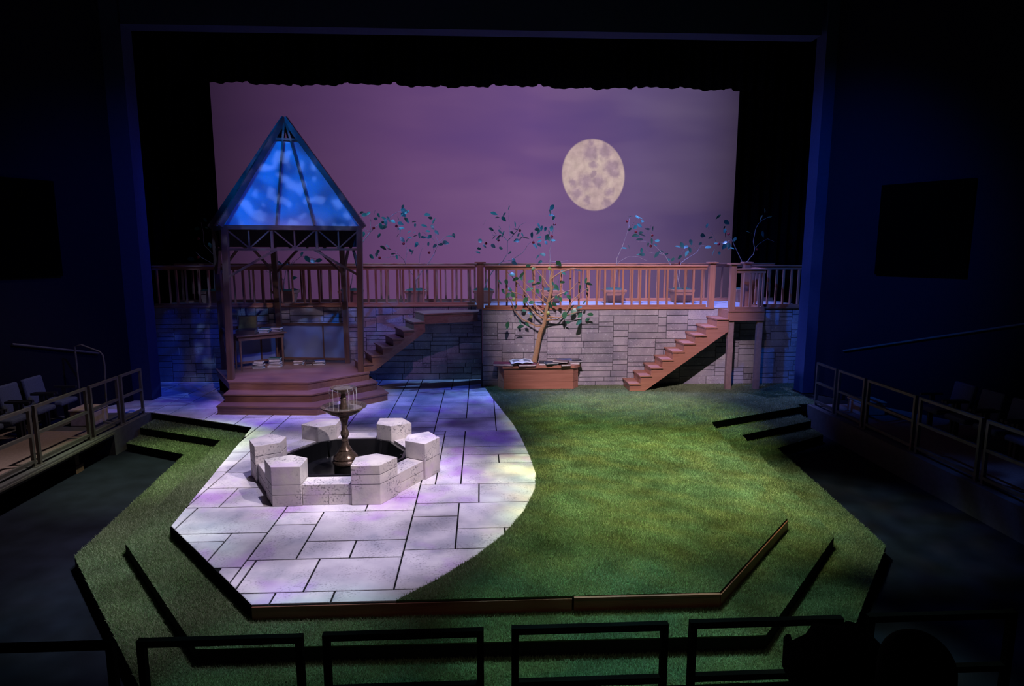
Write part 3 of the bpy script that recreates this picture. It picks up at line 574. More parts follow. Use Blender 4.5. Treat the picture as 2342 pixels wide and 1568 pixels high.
# roof: rafters, collar, fabric panels
COLF = .80
for i, k in enumerate(order):
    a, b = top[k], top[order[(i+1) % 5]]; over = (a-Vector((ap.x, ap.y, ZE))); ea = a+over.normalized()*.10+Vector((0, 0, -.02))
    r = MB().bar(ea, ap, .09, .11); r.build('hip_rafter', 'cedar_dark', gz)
    fr = [.37, .655] if k == 'fl' else ([.5] if (b-a).length > 1.1 else [])
    cuts = [0.0]+fr+[1.0]; mid = (a+b)/2; nrm = (b-a).cross(ap-a).normalized(); nrm = nrm if nrm.dot(mid-Vector((ap.x, ap.y, mid.z))) > 0 else -nrm
    for f in fr: MB().bar(lerp(a, b, f), lerp(lerp(a, b, f), ap, .985), .04, .06, up=nrm).build('rafter', 'cedar_dark', gz)
    for c0, c1 in zip(cuts, cuts[1:]):
        p, q = lerp(a, b, c0), lerp(a, b, c1); vs = [p, q, lerp(q, ap, COLF), lerp(p, ap, COLF)]; vs = [v-nrm*.02 for v in vs]+[v-nrm*.026 for v in vs]
        MB().add(vs, [(0, 1, 2, 3), (7, 6, 5, 4), (0, 4, 5, 1), (1, 5, 6, 2), (2, 6, 7, 3), (3, 7, 4, 0)]).build('roof_panel', 'canopy_fabric', gz)
    MB().bar(lerp(a, ap, COLF), lerp(b, ap, COLF), .05, .05).build('collar', 'cedar_dark', gz)
# low screens between the back posts
for k0, k1 in (('br', 'bc'), ('bc', 'bl')):
    a, b = base[k0], base[k1]; zt1, zb1 = Vector((0, 0, .92)), Vector((0, 0, .10)); d = (b-a).normalized(); a, b = a+d*.07, b-d*.07
    MB().bar(a+zt1, b+zt1, .05, .06).build('screen_rail', 'cedar_dark', gz); MB().bar(a+zb1, b+zb1, .05, .05).build('screen_rail', 'cedar_dark', gz)
    MB().bar(lerp(a, b, .34)+zb1, lerp(a, b, .34)+zt1, .03, .05).build('screen_stile', 'cedar_dark_post', gz)
    for s0, s1 in ((0, .33), (.35, 1)):
        MB().bar(lerp(a, b, s0)+(zt1+zb1)/2, lerp(a, b, s1)+(zt1+zb1)/2, .006, .77).build('screen_panel', 'scrim', gz)
for k0, k1 in (('bl', 'fl'),):
    a, b = base[k0], base[k1]; d = (b-a).normalized(); a, b = a+d*.07, b-d*.07
    MB().bar(a+Vector((0, 0, .92)), b+Vector((0, 0, .92)), .05, .06).build('screen_rail', 'cedar_dark', gz); MB().bar(a+Vector((0, 0, .9)), b+Vector((0, 0, .12)), .04, .04).build('screen_brace', 'cedar_dark', gz)

# ------------------------------------------------------------------ books
def book(loc, size, rz, cover, label, group=None, tilt=0.0):
    w, d, h = size; t = thing('book', label, 'book', loc, rz, group)
    if tilt: t.rotation_euler = (tilt, 0, rz)
    c = .004
    MB().box((-w/2, -d/2, 0), (w/2, d/2, c)).box((-w/2, -d/2, h-c), (w/2, d/2, h)).box((-w/2, d/2-c, c), (w/2, d/2, h-c)).build('cover', cover, t, local=True)
    MB().box((-w/2+.006, -d/2+.006, c+.0005), (w/2-.006, d/2-c-.001, h-c-.0005)).build('pages', 'paper', t, local=True); return t
ORD = ['lowest', 'second', 'third', 'fourth', 'fifth', 'sixth']; CN = dict(cover_red='red', cover_black='black', cover_brown='brown', cover_green='green', cover_tan='tan', cover_blue='blue', cover_grey='grey')
def stack(p, items, where, rz0=0.0):
    z = p[2]; n = len(items)
    for i, (w, d, h, cv, rz) in enumerate(items):
        o = 'topmost' if i == n-1 else ORD[i]+(' from the bottom' if i else '')
        book((p[0]+random.uniform(-.012, .012), p[1]+random.uniform(-.012, .012), z+.0005), (w, d, h), rz0+rz, cv, '%s book, %s in the pile %s' % (CN[cv], o, where), 'piled books in the gazebo'); z += h+.001
# writing table along the rear left side of the gazebo
u2 = (base['bc']-base['bl']); u2.z = 0; u2.normalize(); a2 = math.atan2(u2.y, u2.x); inn = Vector((u2.y, -u2.x, 0)); tc = (base['bl']+base['bc'])/2+inn*.36; tc.z = ZG
tb = thing('writing_table', 'small dark wooden table standing on the gazebo floor with books and an open case', 'table', tc, a2)
MB().box((-.56, -.24, .77), (.56, .24, .80)).build('table_top', 'cedar_dark', tb, local=True, bevel=.006); MB().box((-.51, -.19, .68), (.51, .19, .769)).build('apron', 'cedar_dark', tb, local=True)
for sx in (-1, 1):
    for sy in (-1, 1): MB().lathe([(.018, 0), (.022, .3), (.027, .679)], 10, (sx*.47, sy*.165)).build('leg', 'cedar_dark_post', tb, local=True)
def onT(x, y, z=.801): p = M4(tc, a2) @ Vector((x, y, z)); return p
p = onT(-.26, .0); case = thing('writing_case', 'dark open writing case with raised olive-lined lid on the gazebo table', 'case', p, 0.12)
MB().box((-.2, -.13, 0), (.2, .13, .012)).box((-.2, -.13, .012), (-.188, .13, .09)).box((.188, -.13, .012), (.2, .13, .09)).box((-.188, -.13, .012), (.188, -.118, .09)).box((-.188, .118, .012), (.188, .13, .09)).build('body', 'box_dark', case, local=True)
mt = Matrix.Translation((0, .132, .095)) @ Matrix.Rotation(-.2, 4, 'X')
MB().box((-.2, 0, 0), (.2, .03, .30), mt).build('lid', 'box_dark', case, local=True); MB().box((-.18, -.006, .02), (.18, -.0005, .28), mt).build('lining', 'olive_lining', case, local=True)
stack(onT(.12, -.04), [(.20, .15, .03, 'cover_tan', .1), (.22, .16, .03, 'cover_grey', -.1), (.25, .17, .035, 'cover_green', .05)], 'beside the open case on the table', 0)
stack(onT(.43, .0), [(.22, .16, .025, 'cover_brown', .0), (.20, .15, .03, 'cover_tan', .2), (.24, .17, .04, 'cover_brown', -.15)], 'at the end of the table', 0)
fz = ZG+.001; fp = lambda px, py: (G(px, py, ZG).x, G(px, py, ZG).y, fz)
stack(fp(592, 842), [(.24, .18, .035, 'cover_grey', .0), (.24, .17, .03, 'cover_green', .1), (.23, .17, .035, 'cover_brown', -.1), (.22, .16, .03, 'cover_grey', .15), (.20, .15, .04, 'cover_brown', 0)], 'beneath the writing table')
stack(fp(630, 838), [(.30, .21, .04, 'cover_tan', .0), (.28, .2, .035, 'cover_brown', .1), (.26, .19, .05, 'cover_black', -.1), (.25, .19, .05, 'cover_black', .1), (.26, .19, .03, 'cover_green', -.05)], 'by the table leg')
stack(fp(684, 833), [(.22, .16, .035, 'cover_grey', .0), (.21, .16, .03, 'cover_brown', -.2), (.22, .16, .03, 'cover_brown', .1)], 'on the open gazebo floor')
stack(fp(731, 833), [(.26, .19, .035, 'cover_black', .1), (.24, .18, .03, 'cover_tan', -.2), (.24, .17, .03, 'cover_blue', .3)], 'near the rear gazebo post')
q = fp(707, 834); book((q[0], q[1]-.02, q[2]), (.15, .11, .03), .25, 'cover_black', 'black-covered book lying alone between two piles on the gazebo floor')

# ------------------------------------------------------------------ fountain and its stone ring
FC = Vector((-1.955, 8.84, 0)); RO = 1.34
hexp = lambda k, r=RO: FC+Vector((r*math.cos(k*PI/3), r*math.sin(k*PI/3), 0))
def block(k, courses, label, L=.36, w=.34):
    C = hexp(k); t1 = (hexp(k-1)-C).normalized(); t2 = (hexp(k+1)-C).normalized(); n1 = Vector((-t1.y, t1.x, 0)); n1 = n1 if n1.dot(FC-C) > 0 else -n1; n2 = Vector((-t2.y, t2.x, 0)); n2 = n2 if n2.dot(FC-C) > 0 else -n2
    poly = [C, C+t2*L, C+t2*L+n2*w, C+t1*L+n1*w, C+t1*L]; poly = [(p.x, p.y) for p in poly]
    if area(poly) < 0: poly = poly[::-1]
    t = thing('stone_block', label, 'stone block', (C.x, C.y, 0.002)); z = .002
    for i, h in enumerate(courses):
        MB().prism(poly, z, z+h-.006).build('course', 'block_stone', t, bevel=.005); z += h
        if i < len(courses)-1:
            cx = sum(p[0] for p in poly)/5; cy = sum(p[1] for p in poly)/5; MB().prism([(cx+(p[0]-cx)*.985, cy+(p[1]-cy)*.985) for p in poly], z-.006, z).build('joint', 'joint', t)
block(4, [.15, .13, .24], 'pentagonal stone block with heavy mould speckles facing the front steps')
block(5, [.27, .125, .125], 'pale pentagonal stone block beside the speckled one at the front of the fountain')
block(0, [.27, .25], 'bright warm two-course stone block of the fountain ring nearest the lawn')
block(3, [.25, .12, .15], 'three-course stone block of the fountain ring nearest the recessed grass steps')
block(1, [.5], 'stone block with a violet stain on the walkway-staircase side of the fountain ring')
block(2, [.5], 'stone block of the fountain ring nearest the gazebo steps')
WL = {0: 'low ring wall between the bright warm block and the violet-stained block', 1: 'low ring wall between the violet-stained block and the block nearest the gazebo', 2: 'low ring wall between the block nearest the gazebo and the one by the grass steps', 3: 'low ring wall between the grass-step block and the mould-speckled block', 4: 'low two-course ring wall facing the front edge of the stage', 5: 'low two-course ring wall facing the lawn beside the bright warm block'}
for k in range(6):
    C, E = hexp(k), hexp(k+1); d = (E-C).normalized(); n = Vector((-d.y, d.x, 0)); n = n if n.dot(FC-C) > 0 else -n; L = (E-C).length; s, e = C+d*.365+n*.03, E-d*.365+n*.03
    t = thing('ring_wall', WL[k], 'stone wall', ((s.x+e.x)/2, (s.y+e.y)/2, .002))
    def cr(a, b, z0, z1): p, q = lerp(s, e, a), lerp(s, e, b); poly = [(p.x, p.y), (q.x, q.y), ((q+n*.27).x, (q+n*.27).y), ((p+n*.27).x, (p+n*.27).y)]; poly = poly if area(poly) > 0 else poly[::-1]; MB().prism(poly, z0, z1).build('stone', 'block_stone', t, bevel=.004)
    cr(0, .52, .002, .128); cr(.53, 1, .002, .128); cr(0, 1, .134, .27)
    p, q = s+n*.02+d*.01, e+n*.02-d*.01; MB().prism([(v.x, v.y) for v in ([p, q, q+n*.23, p+n*.23] if area([(p.x, p.y), (q.x, q.y), ((q+n*.23).x, (q+n*.23).y)]) > 0 else [p, p+n*.23, q+n*.23, q])], .1275, .1345).build('joint', 'joint', t)
# basin
bs = thing('fountain_basin', 'black plastic-lined hexagonal basin inside the ring of stone blocks', 'basin', (FC.x, FC.y, .002))
BP = []
for k in range(6):
    C = hexp(k); t1 = (hexp(k-1)-C).normalized(); t2 = (hexp(k+1)-C).normalized()
    for tt in (t1, t2):
        nn = Vector((-tt.y, tt.x, 0)); nn = nn if nn.dot(FC-C) > 0 else -nn; BP.append(C+tt*.36+nn*.345)
mb = MB(); ring = []
for sc_, z in ((.985, .002), (.985, .268), (.94, .268), (.90, .03)):
    ring.append([len(mb.v)+j for j in range(12)]); mb.v += [FC+(p-FC)*sc_+Vector((0, 0, z)) for p in BP]
for i in range(3): mb.f += [(ring[i][j], ring[i][(j+1) % 12], ring[i+1][(j+1) % 12], ring[i+1][j]) for j in range(12)]
mb.f += [tuple(reversed(ring[0])), tuple(ring[3])]; mb.build('liner', 'liner', bs); R0 = .80
for k in range(6):
    a = hexp(k, R0-.01); MB().tube([a+Vector((0, 0, .27)), a*.98+FC*.02+Vector((0, 0, .15)), hexp(k, R0-.06)+Vector((0, 0, .035))], [.018, .022, .012], 6).build('liner_fold', 'liner', bs)
ft = thing('fountain', 'bronze two-tier pedestal fountain with thin streams of water falling from the upper bowl', 'fountain', (FC.x, FC.y, .032))
cc = (FC.x, FC.y)
MB().lathe([(.165, .032), (.165, .15), (.15, .152)], 36, cc).build('drum', 'drum_black', ft)
MB().lathe([(.15, .153), (.185, .165), (.19, .19), (.18, .215), (.165, .225), (.175, .24), (.165, .27), (.125, .31), (.09, .345), (.095, .355), (.085, .37), (.055, .42), (.042, .475), (.05, .482), (.05, .495), (.04, .50), (.038, .525)], 36, cc).build('base', 'bronze', ft)
MB().lathe([(.038, .526), (.045, .54), (.058, .575), (.06, .60), (.055, .625), (.042, .65), (.036, .665), (.042, .675), (.036, .685), (.042, .73), (.055, .785), (.075, .835), (.085, .845), (.06, .85)], 36, cc).build('stem', 'bronze', ft)
MB().lathe([(.06, .851), (.12, .862), (.20, .895), (.255, .935), (.285, .972), (.315, .982), (.315, .997), (.29, .992), (.25, .955), (.10, .915), (.06, .912)], 40, cc, flute=.012).build('lower_bowl', 'bronze', ft)
MB().lathe([(.06, .913), (.055, .96), (.045, 1.03), (.038, 1.09), (.046, 1.105), (.036, 1.12), (.034, 1.165)], 24, cc).build('upper_stem', 'bronze', ft)
MB().lathe([(.034, 1.166), (.06, 1.185), (.12, 1.215), (.165, 1.245), (.178, 1.255), (.178, 1.265), (.16, 1.26), (.11, 1.24), (.03, 1.235)], 40, cc, flute=.012).build('upper_bowl', 'bronze', ft)
MB().lathe([(.0605, .957), (.255, .9575)], 32, cc).build('pool', 'pool_dark', ft)
MB().lathe([(.0005, 1.248), (.145, 1.2485)], 32, cc).build('pool', 'pool_dark', ft)
for a in (-2.9, -2.2, -1.75, -1.0, -.55, -.2, .5, 1.3, 2.2, 2.8):
    x, y = cc[0]+.18*math.cos(a), cc[1]+.18*math.sin(a); x2, y2 = cc[0]+.19*math.cos(a), cc[1]+.19*math.sin(a)
    MB().tube([(x, y, 1.264), (x2, y2, 1.225), (x2+.004, y2, 1.10), (x2, y2, .957)], [.0022, .002, .0018, .0016], 5).build('water_stream', 'stream_white', ft)

# ------------------------------------------------------------------ lawn and grass
def inside(P, X, Y):
    r = np.zeros(len(X), bool); n = len(P)
    for i in range(n):
        x1, y1 = P[i-1]; x2, y2 = P[i]
        if y1 == y2: continue
        c = ((y1 > Y) != (y2 > Y)) & (X < (x2-x1)*(Y-y1)/(y2-y1)+x1); r ^= c
    return r
LAWN = [(x, y) for x, y in CURVE]+S_RIGHT+[(6.5, 12.5), (7.0, 12.5), (7.0, 13.9), (7.8, 13.9), (7.8, 14.5)]
LAWN = LAWN if area(LAWN) > 0 else LAWN[::-1]
PBOX = [(.36, 14.5), (.5, 14.13), (2.06, 14.13), (2.21, 14.5)]
struct('floor_lawn', MB().prism(LAWN, -.0135, .004), 'turf_back')
def ring_turf(name, poly, z):
    n = len(poly)-2; MB  # open band handled by the full tier polygon
    return struct(name, MB().prism([(p[0], p[1]) for p in poly], z-.0118, z), 'turf_back')
ring_turf('floor_turf_middle', MID, -RS-.0001); ring_turf('floor_turf_lower', LOW, -2*RS-.0001)
def blades(name, label, poly, hole, z, dens, ovh=.012, extra=()):
    xs = [p[0] for p in poly]; ys = [p[1] for p in poly]; x0, x1, y0, y1 = min(xs), max(xs), min(ys), max(ys)
    N = int((x1-x0)*(y1-y0)*dens); X = RNG.uniform(x0, x1, N); Y = RNG.uniform(y0, y1, N)
    keep = inside(poly, X, Y) & (RNG.uniform(0, 1, N) < np.clip((7.0/Y)**1.35, 0, 1))
    if hole: keep &= ~inside(hole, X, Y)
    for h in extra: keep &= ~inside(h, X, Y)
    X, Y = X[keep], Y[keep]; n = len(X); far = np.clip(Y/7.0, .75, 2.0); a = RNG.uniform(0, 2*PI, n); w = RNG.uniform(.0028, .0046, n)*far; h = RNG.uniform(.016, .034, n); b = RNG.uniform(0, 2*PI, n); lean = RNG.uniform(.004, .026, n)
    V = np.empty((n, 3, 3), np.float32); cx, sx = np.cos(a)*w, np.sin(a)*w
    V[:, 0] = np.stack([X-cx, Y-sx, np.full(n, z)], 1); V[:, 1] = np.stack([X+cx, Y+sx, np.full(n, z)], 1); V[:, 2] = np.stack([X+np.cos(b)*lean, Y+np.sin(b)*lean, z+h], 1)
    me = bpy.data.meshes.new(name); me.vertices.add(3*n); me.vertices.foreach_set('co', V.ravel()); me.loops.add(3*n); me.loops.foreach_set('vertex_index', np.arange(3*n, dtype=np.int32))
    me.polygons.add(n); me.polygons.foreach_set('loop_start', np.arange(0, 3*n, 3, dtype=np.int32)); me.update(calc_edges=True); me.materials.append(MATS['grass'])
    o = bpy.data.objects.new(name, me); COL.objects.link(o); return tag(o, label, 'grass', kind='stuff')
blades('lawn_grass', 'short artificial lawn grass with a curved edge beside the stone patio', LAWN, PBOX, .004, 15000, extra=[[(3.3, 13.8), (3.7, 13.8), (3.7, 14.5), (3.3, 14.5)], [(x0, 13.86), (x0+.15, 13.86), (x0+.15, 14.0), (x0, 14.0)], [(x1-.15, 13.86), (x1, 13.86), (x1, 14.0), (x1-.15, 14.0)]])
blades('step_grass', 'artificial grass covering the middle step around the stage', MID, STAGE, -RS, 15000)
blades('step_grass', 'artificial grass covering the lowest step around the stage', LOW, MID, -2*RS, 15000)

# ------------------------------------------------------------------ trees
def leaf_mesh(mat):
    mb = MB(); L, w = 1.0, .30; n = 6
    for i in range(n+1):
        t = i/n; ww = w*math.sin(PI*t**.8)**.9; z = -.18*t*t
        mb.v += [Vector((t*L, -ww, z+.10*ww)), Vector((t*L, 0, z)), Vector((t*L, ww, z+.10*ww))]
    for i in range(n): mb.f += [(3*i, 3*i+3, 3*i+4, 3*i+1), (3*i+1, 3*i+4, 3*i+5, 3*i+2)]
    mb.smooth = True; o = mb.build('leaf_shape', mat); me = o.data; bpy.data.objects.remove(o); return me
LEAF, LEAFG = leaf_mesh('leaf'), leaf_mesh('leaf_green')
def fruit_mesh(mat, r, tall=1.0):
    o = MB().lathe([(r*math.sin(a)*(1 if a < 1.8 else .9)+.0003, -r*tall*math.cos(a)) for a in [PI*i/10 for i in range(11)]], 14).build('fruit_shape', mat); me = o.data; bpy.data.objects.remove(o); return me
APPLE, PEAR = fruit_mesh('fruit_red', .036), fruit_mesh('fruit_green', .038, 1.25)
def add_tree(t, paths, leaves, fruits, depth, r0, bark, leafmesh, fruitmesh, lsize, seed, spread=.22):
    rnd = random.Random(seed)
    for i, (pp, rr) in enumerate(paths):
        dz = 0 if i == 0 else rnd.uniform(-spread, spread); pts = []
        for j, (x, y) in enumerate(pp): pts.append(D(x, y, depth+dz*min(1, j/2)))
        fine = []
        for j in range(len(pts)-1):
            for s in range(3): fine.append(lerp(pts[j], pts[j+1], s/3)+Vector((rnd.uniform(-1, 1), rnd.uniform(-1, 1), rnd.uniform(-1, 1)))*(.006 if s else 0))
        fine.append(pts[-1]); m = len(fine); MB().tube(fine, [rr*(1-.65*k/(m-1)) for k in range(m)], 7).build('trunk' if i == 0 else 'branch', bark, t)
    for x, y in leaves:
        p = D(x, y, depth+rnd.uniform(-spread, spread)); s = lsize*rnd.uniform(.75, 1.25)
        m = Matrix.Translation(p) @ Matrix.Rotation(rnd.choice((0, PI))+rnd.uniform(-.8, .8), 4, 'Z') @ Matrix.Rotation(rnd.uniform(-.5, 1.45), 4, 'Y') @ Matrix.Rotation(rnd.choice((-1, 1))*rnd.uniform(.3, 1.35), 4, 'X') @ Matrix.Scale(s, 4) @ Matrix.Translation((-.5, 0, 0))
        piece('leaf', leafmesh, t, m)
    for x, y in fruits: piece('fruit', fruitmesh, t, Matrix.Translation(D(x, y, depth+rnd.uniform(-.1, .1))))
Z7 = lambda L: [(820+x/9.225, 450+y/9.225) for x, y in L]; Z8 = lambda L: [(1080+x/9.223, 450+y/9.223) for x, y in L]; Z1 = lambda L: [(1400+x/9.758, 460+y/9.758) for x, y in L]; Z2 = lambda L: [(1590+x/9.8, 460+y/9.8) for x, y in L]
PD = 16.12
SAP = [
 (489, 'potted apple sapling beside the proscenium behind the gazebo corner post', [([(491, 672), (489, 605), (489, 583)], .014), ([(489, 583), (467, 560), (465, 530), (460, 508)], .009), ([(489, 605), (460, 588), (447, 575)], .008)], [(470, 503), (450, 522), (473, 520), (437, 592), (480, 560)], [(453, 545), (453, 588)]),
 (655, 'potted apple sapling seen through the middle of the gazebo', [([(648, 668), (650, 640), (655, 615), (672, 595)], .012), ([(655, 615), (690, 585), (725, 592)], .008), ([(650, 640), (610, 620), (598, 600)], .007)], [(690, 580), (703, 592), (716, 597), (728, 595), (600, 628), (672, 635), (612, 612), (640, 600)], [(660, 600)]),
 (803, 'potted apple sapling leaning out beside the gazebo staircase post', [([(800, 668), (808, 620), (828, 556)], .016), (Z7([(75, 970), (250, 740), (420, 580), (500, 520)]), .012), (Z7([(500, 520), (640, 440), (820, 320), (960, 290)]), .008), (Z7([(250, 740), (260, 500), (205, 345)]), .006), (Z7([(250, 740), (75, 670)]), .006)],
  Z7([(60, 330), (130, 375), (205, 345), (335, 328), (430, 390), (355, 460), (550, 455), (520, 530), (575, 545), (640, 470), (725, 510), (840, 450), (900, 390), (950, 380), (960, 290), (930, 210), (1010, 320), (1000, 270), (1020, 490), (890, 560), (895, 660), (880, 720), (820, 680), (460, 610), (525, 640), (430, 815), (95, 790), (820, 815)]), Z7([(320, 655), (800, 615)])),
 (951, 'wide three-branched potted apple sapling above the gazebo staircase', [([(950, 668), (952, 640), (933, 612), (928, 604)], .014)]+[(Z7(p), r) for p, r in [([(1000, 1440), (970, 1350), (850, 1230), (750, 1100)], .010), ([(850, 1230), (690, 1250), (630, 1285), (470, 1275)], .006), ([(985, 1340), (1030, 1130), (975, 980)], .007), ([(1270, 1440), (1300, 1200), (1380, 980)], .006), ([(1690, 960), (1620, 800), (1590, 560)], .006), ([(1650, 970), (1530, 850), (1340, 740)], .006)]]+[([(952, 640), (965, 620)]+Z7([(1450, 1440), (1600, 1200), (1690, 960), (1850, 830), (2040, 810)]), .012)],
  Z7([(280, 1260), (380, 1215), (410, 1150), (525, 1070), (620, 1040), (655, 1100), (735, 1195), (810, 1270), (1100, 1130), (1130, 1170), (925, 900), (1020, 915), (1090, 860), (1160, 750), (1190, 820), (1280, 810), (1065, 735), (1190, 600), (1170, 520), (1385, 605), (1250, 985), (1215, 1010), (1470, 1000), (1440, 850), (1500, 840), (1365, 850), (1460, 720), (1560, 635), (1460, 370), (1510, 440), (1580, 510), (1650, 745), (1580, 1075), (1610, 1030), (1730, 1000), (1840, 965), (1930, 825), (2010, 815)]), Z7([(950, 985), (445, 1285), (1490, 1175)])),
 (1106, 'potted apple sapling rising behind the newel post above the wall corner', [([(1105, 668), (1115, 640), (1130, 615)]+Z8([(540, 1450), (640, 1360), (735, 1210), (745, 930)]), .016)]+[(Z8(p), r) for p, r in [([(745, 930), (850, 820), (950, 700), (1010, 600), (1120, 535)], .010), ([(745, 930), (670, 840), (430, 810), (400, 720)], .008), ([(640, 1360), (820, 1340), (1050, 1190), (1200, 980), (1300, 920)], .009), ([(800, 820), (790, 650), (770, 450), (780, 280), (770, 160)], .005)]],
  Z8([(255, 540), (460, 345), (530, 430), (670, 370), (665, 465), (405, 680), (470, 740), (450, 855), (160, 920), (265, 1040), (440, 1030), (150, 1090), (125, 1165), (610, 1080), (785, 1175), (595, 735), (640, 790), (550, 850), (845, 755), (910, 580), (920, 680), (970, 800), (1060, 795), (1015, 880), (940, 920), (1130, 860), (770, 230), (880, 1340), (890, 1390), (590, 650)]), Z8([(1005, 710), (290, 980), (555, 910), (1290, 960)])),
 (1261, 'slender potted apple sapling directly behind the fruit tree crown', [([(1258, 668), (1257, 630)]+Z8([(1640, 1340), (1630, 1150), (1670, 950), (1700, 750), (1740, 600), (1690, 300)]), .012)]+[(Z8(p), r) for p, r in [([(1640, 1330), (1480, 1390), (1430, 1370)], .005), ([(1640, 1360), (1870, 1370), (2020, 1345)], .006), ([(1740, 600), (1620, 650), (1480, 630), (1440, 800)], .005)]],
  Z8([(1675, 230), (1650, 330), (1670, 380), (1715, 440), (1725, 490), (1415, 615), (1370, 680), (1460, 665), (1390, 740), (1540, 680), (1670, 670), (1625, 750), (1410, 850), (1415, 930), (1415, 1010), (1330, 1030), (1255, 810), (1570, 850), (1700, 910), (1615, 880), (1560, 965), (1380, 1260), (1490, 1210), (1430, 1370)]), Z8([(1735, 580), (1680, 830)])),
 (1404, 'thin potted apple sapling between the fruit tree and the lawn staircase foot', [([(1403, 668), (1411, 610)]+Z1([(110, 1400), (100, 1290), (220, 1040), (370, 600)]), .012)]+[(Z1(p), r) for p, r in [([(370, 600), (480, 480), (560, 390)], .006), ([(370, 600), (375, 450), (400, 335)], .005), ([(130, 1370), (350, 1240), (580, 1240), (780, 1330)], .005)]],
  Z1([(400, 335), (560, 345), (625, 365), (675, 445), (390, 625), (620, 540), (520, 575), (640, 700), (680, 750), (500, 760), (550, 770), (265, 1040), (380, 1020), (610, 845)]), Z1([(335, 445), (530, 680)])),
 (1557, 'forked potted apple sapling above the middle of the lawn staircase', [([(1556, 662), (1548, 625)]+Z1([(1300, 1410), (1170, 1200), (980, 1020), (900, 950)]), .014)]+[(Z1(p), r) for p, r in [([(900, 950), (870, 800), (860, 640), (840, 560)], .008), ([(1160, 1190), (860, 1150), (730, 1090)], .006), ([(940, 960), (740, 890), (560, 900)], .005), ([(1530, 1380), (1560, 1150), (1610, 1080), (1550, 1000)], .006), ([(1900, 1080), (1800, 950)], .005)]]+[([(1552, 640)]+Z1([(1530, 1390), (1620, 1310), (1800, 1200), (1920, 1100), (1980, 980), (2100, 990)]), .010)],
  Z1([(780, 610), (850, 590), (905, 610), (800, 680), (890, 890), (1000, 875), (900, 1020), (970, 970), (800, 965), (990, 1190), (660, 1100), (605, 1190), (665, 1180), (1090, 1120), (1205, 1180), (1350, 1300), (1270, 1300), (1505, 1250), (1665, 1160), (1650, 1010), (1565, 985), (1465, 1005), (1740, 1080), (1760, 910), (1960, 940), (2140, 1020)]), Z1([(890, 760), (860, 1000), (1505, 1380)])),
 (1698, 'twin-stemmed potted apple sapling behind the stair landing newel posts', [([(1697, 668), (1702, 625)]+Z2([(1095, 1450), (1000, 1250), (890, 1020), (820, 850), (750, 780)]), .014)]+[(Z2(p), r) for p, r in [([(1095, 1450), (1200, 1310), (1310, 1180), (1330, 1050), (1300, 900), (1350, 640), (1400, 530), (1480, 430), (1660, 350)], .010), ([(1340, 1050), (1420, 960), (1620, 840), (1770, 910)], .006), ([(820, 860), (650, 930), (475, 940)], .005), ([(475, 940), (400, 740), (260, 550)], .004)]],
  Z2([(510, 345), (700, 470), (660, 665), (675, 740), (890, 850), (655, 1010), (755, 1000), (815, 1045), (670, 920), (400, 1140), (550, 1155), (475, 940), (165, 765), (340, 810), (260, 550), (645, 590), (1215, 690), (1510, 735), (1470, 375), (1660, 345), (1565, 210)]), Z2([(745, 735), (525, 960), (1390, 1075)]))]
for i, (px, lab, paths, leaves, fruits) in enumerate(SAP):
    c = G(px, 692, ZD); c = D(px, 680, PD); t = thing('potted_sapling', lab, 'potted tree', (c.x, PD, ZD+.001), 0, 'potted saplings on the walkway')
    def frust(mb, w0, w1, z0, z1): return mb.add([(s*w+c.x, r*w+PD, z) for w, z in ((w0, z0), (w1, z1)) for s, r in ((-1, -1), (1, -1), (1, 1), (-1, 1))], [(3, 2, 1, 0), (4, 5, 6, 7), (0, 1, 5, 4), (1, 2, 6, 5), (2, 3, 7, 6), (3, 0, 4, 7)])
    frust(MB(), .18, .24, ZD+.001, ZD+.27).build('pot', 'pot_wood', t); frust(MB(), .268, .275, ZD+.2705, ZD+.335).build('pot_rim', 'pot_wood', t, bevel=.006)
    mb = MB(); rnd = random.Random(i); n = 9
    mb.v = [Vector((c.x+(-.24+.48*a/(n-1)), PD+(-.24+.48*b/(n-1)), ZD+.337+(rnd.uniform(.005, .045) if 0 < a < n-1 and 0 < b < n-1 else 0))) for a in range(n) for b in range(n)]
    mb.f = [(a*n+b, (a+1)*n+b, (a+1)*n+b+1, a*n+b+1) for a in range(n-1) for b in range(n-1)]; mb.build('moss', 'moss', t)
    add_tree(t, paths, leaves, fruits, PD, .014, 'bark_pale', LEAF, APPLE, .16, 40+i)

# fruit tree in its long planter by the lit wall
TP = [(.50, 14.13), (2.08, 14.12), (2.22, 14.28), (2.22, 14.46), (.37, 14.46), (.37, 14.40)]
tp = thing('planter_box', 'long red-brown plank planter box with books on its rim against the lit wall', 'planter', (1.3, 14.3, 0.002))
zs = (.004, .185, .365, .5)
for a, b in zip(zs, zs[1:]):
    for p, q in zip(TP[:4], TP[1:4]+TP[4:5]):
        p, q = Vector((*p, 0)), Vector((*q, 0)); d = (q-p).normalized(); n = Vector((-d.y, d.x, 0))
        MB().bar(p+n*.012+Vector((0, 0, (a+b)/2)), q+n*.012+Vector((0, 0, (a+b)/2)), .022, b-a-.006).build('plank', 'fascia_wood' if 0 else 'cedar', tp)
    p, q = Vector((.37, 14.44, 0)), Vector((.50, 14.13, 0)); d = (q-p).normalized(); n = Vector((-d.y, d.x, 0)); MB().bar(p+n*.012+Vector((0, 0, (a+b)/2)), q+n*.012+Vector((0, 0, (a+b)/2)), .022, b-a-.006).build('plank', 'cedar', tp)
MB().prism([(.47, 14.09), (2.10, 14.08), (2.26, 14.26), (2.26, 14.47), (.33, 14.47), (.33, 14.42)], .5, .565).build('rim', 'cedar', tp)
ZP = .566
ftree = thing('fruit_tree', 'leafy brown-barked tree with green fruit growing from the plank planter', 'tree', (1.37, 14.33, ZP))
Z5 = lambda L: [(1080+x/4.355, 560+y/4.355) for x, y in L]
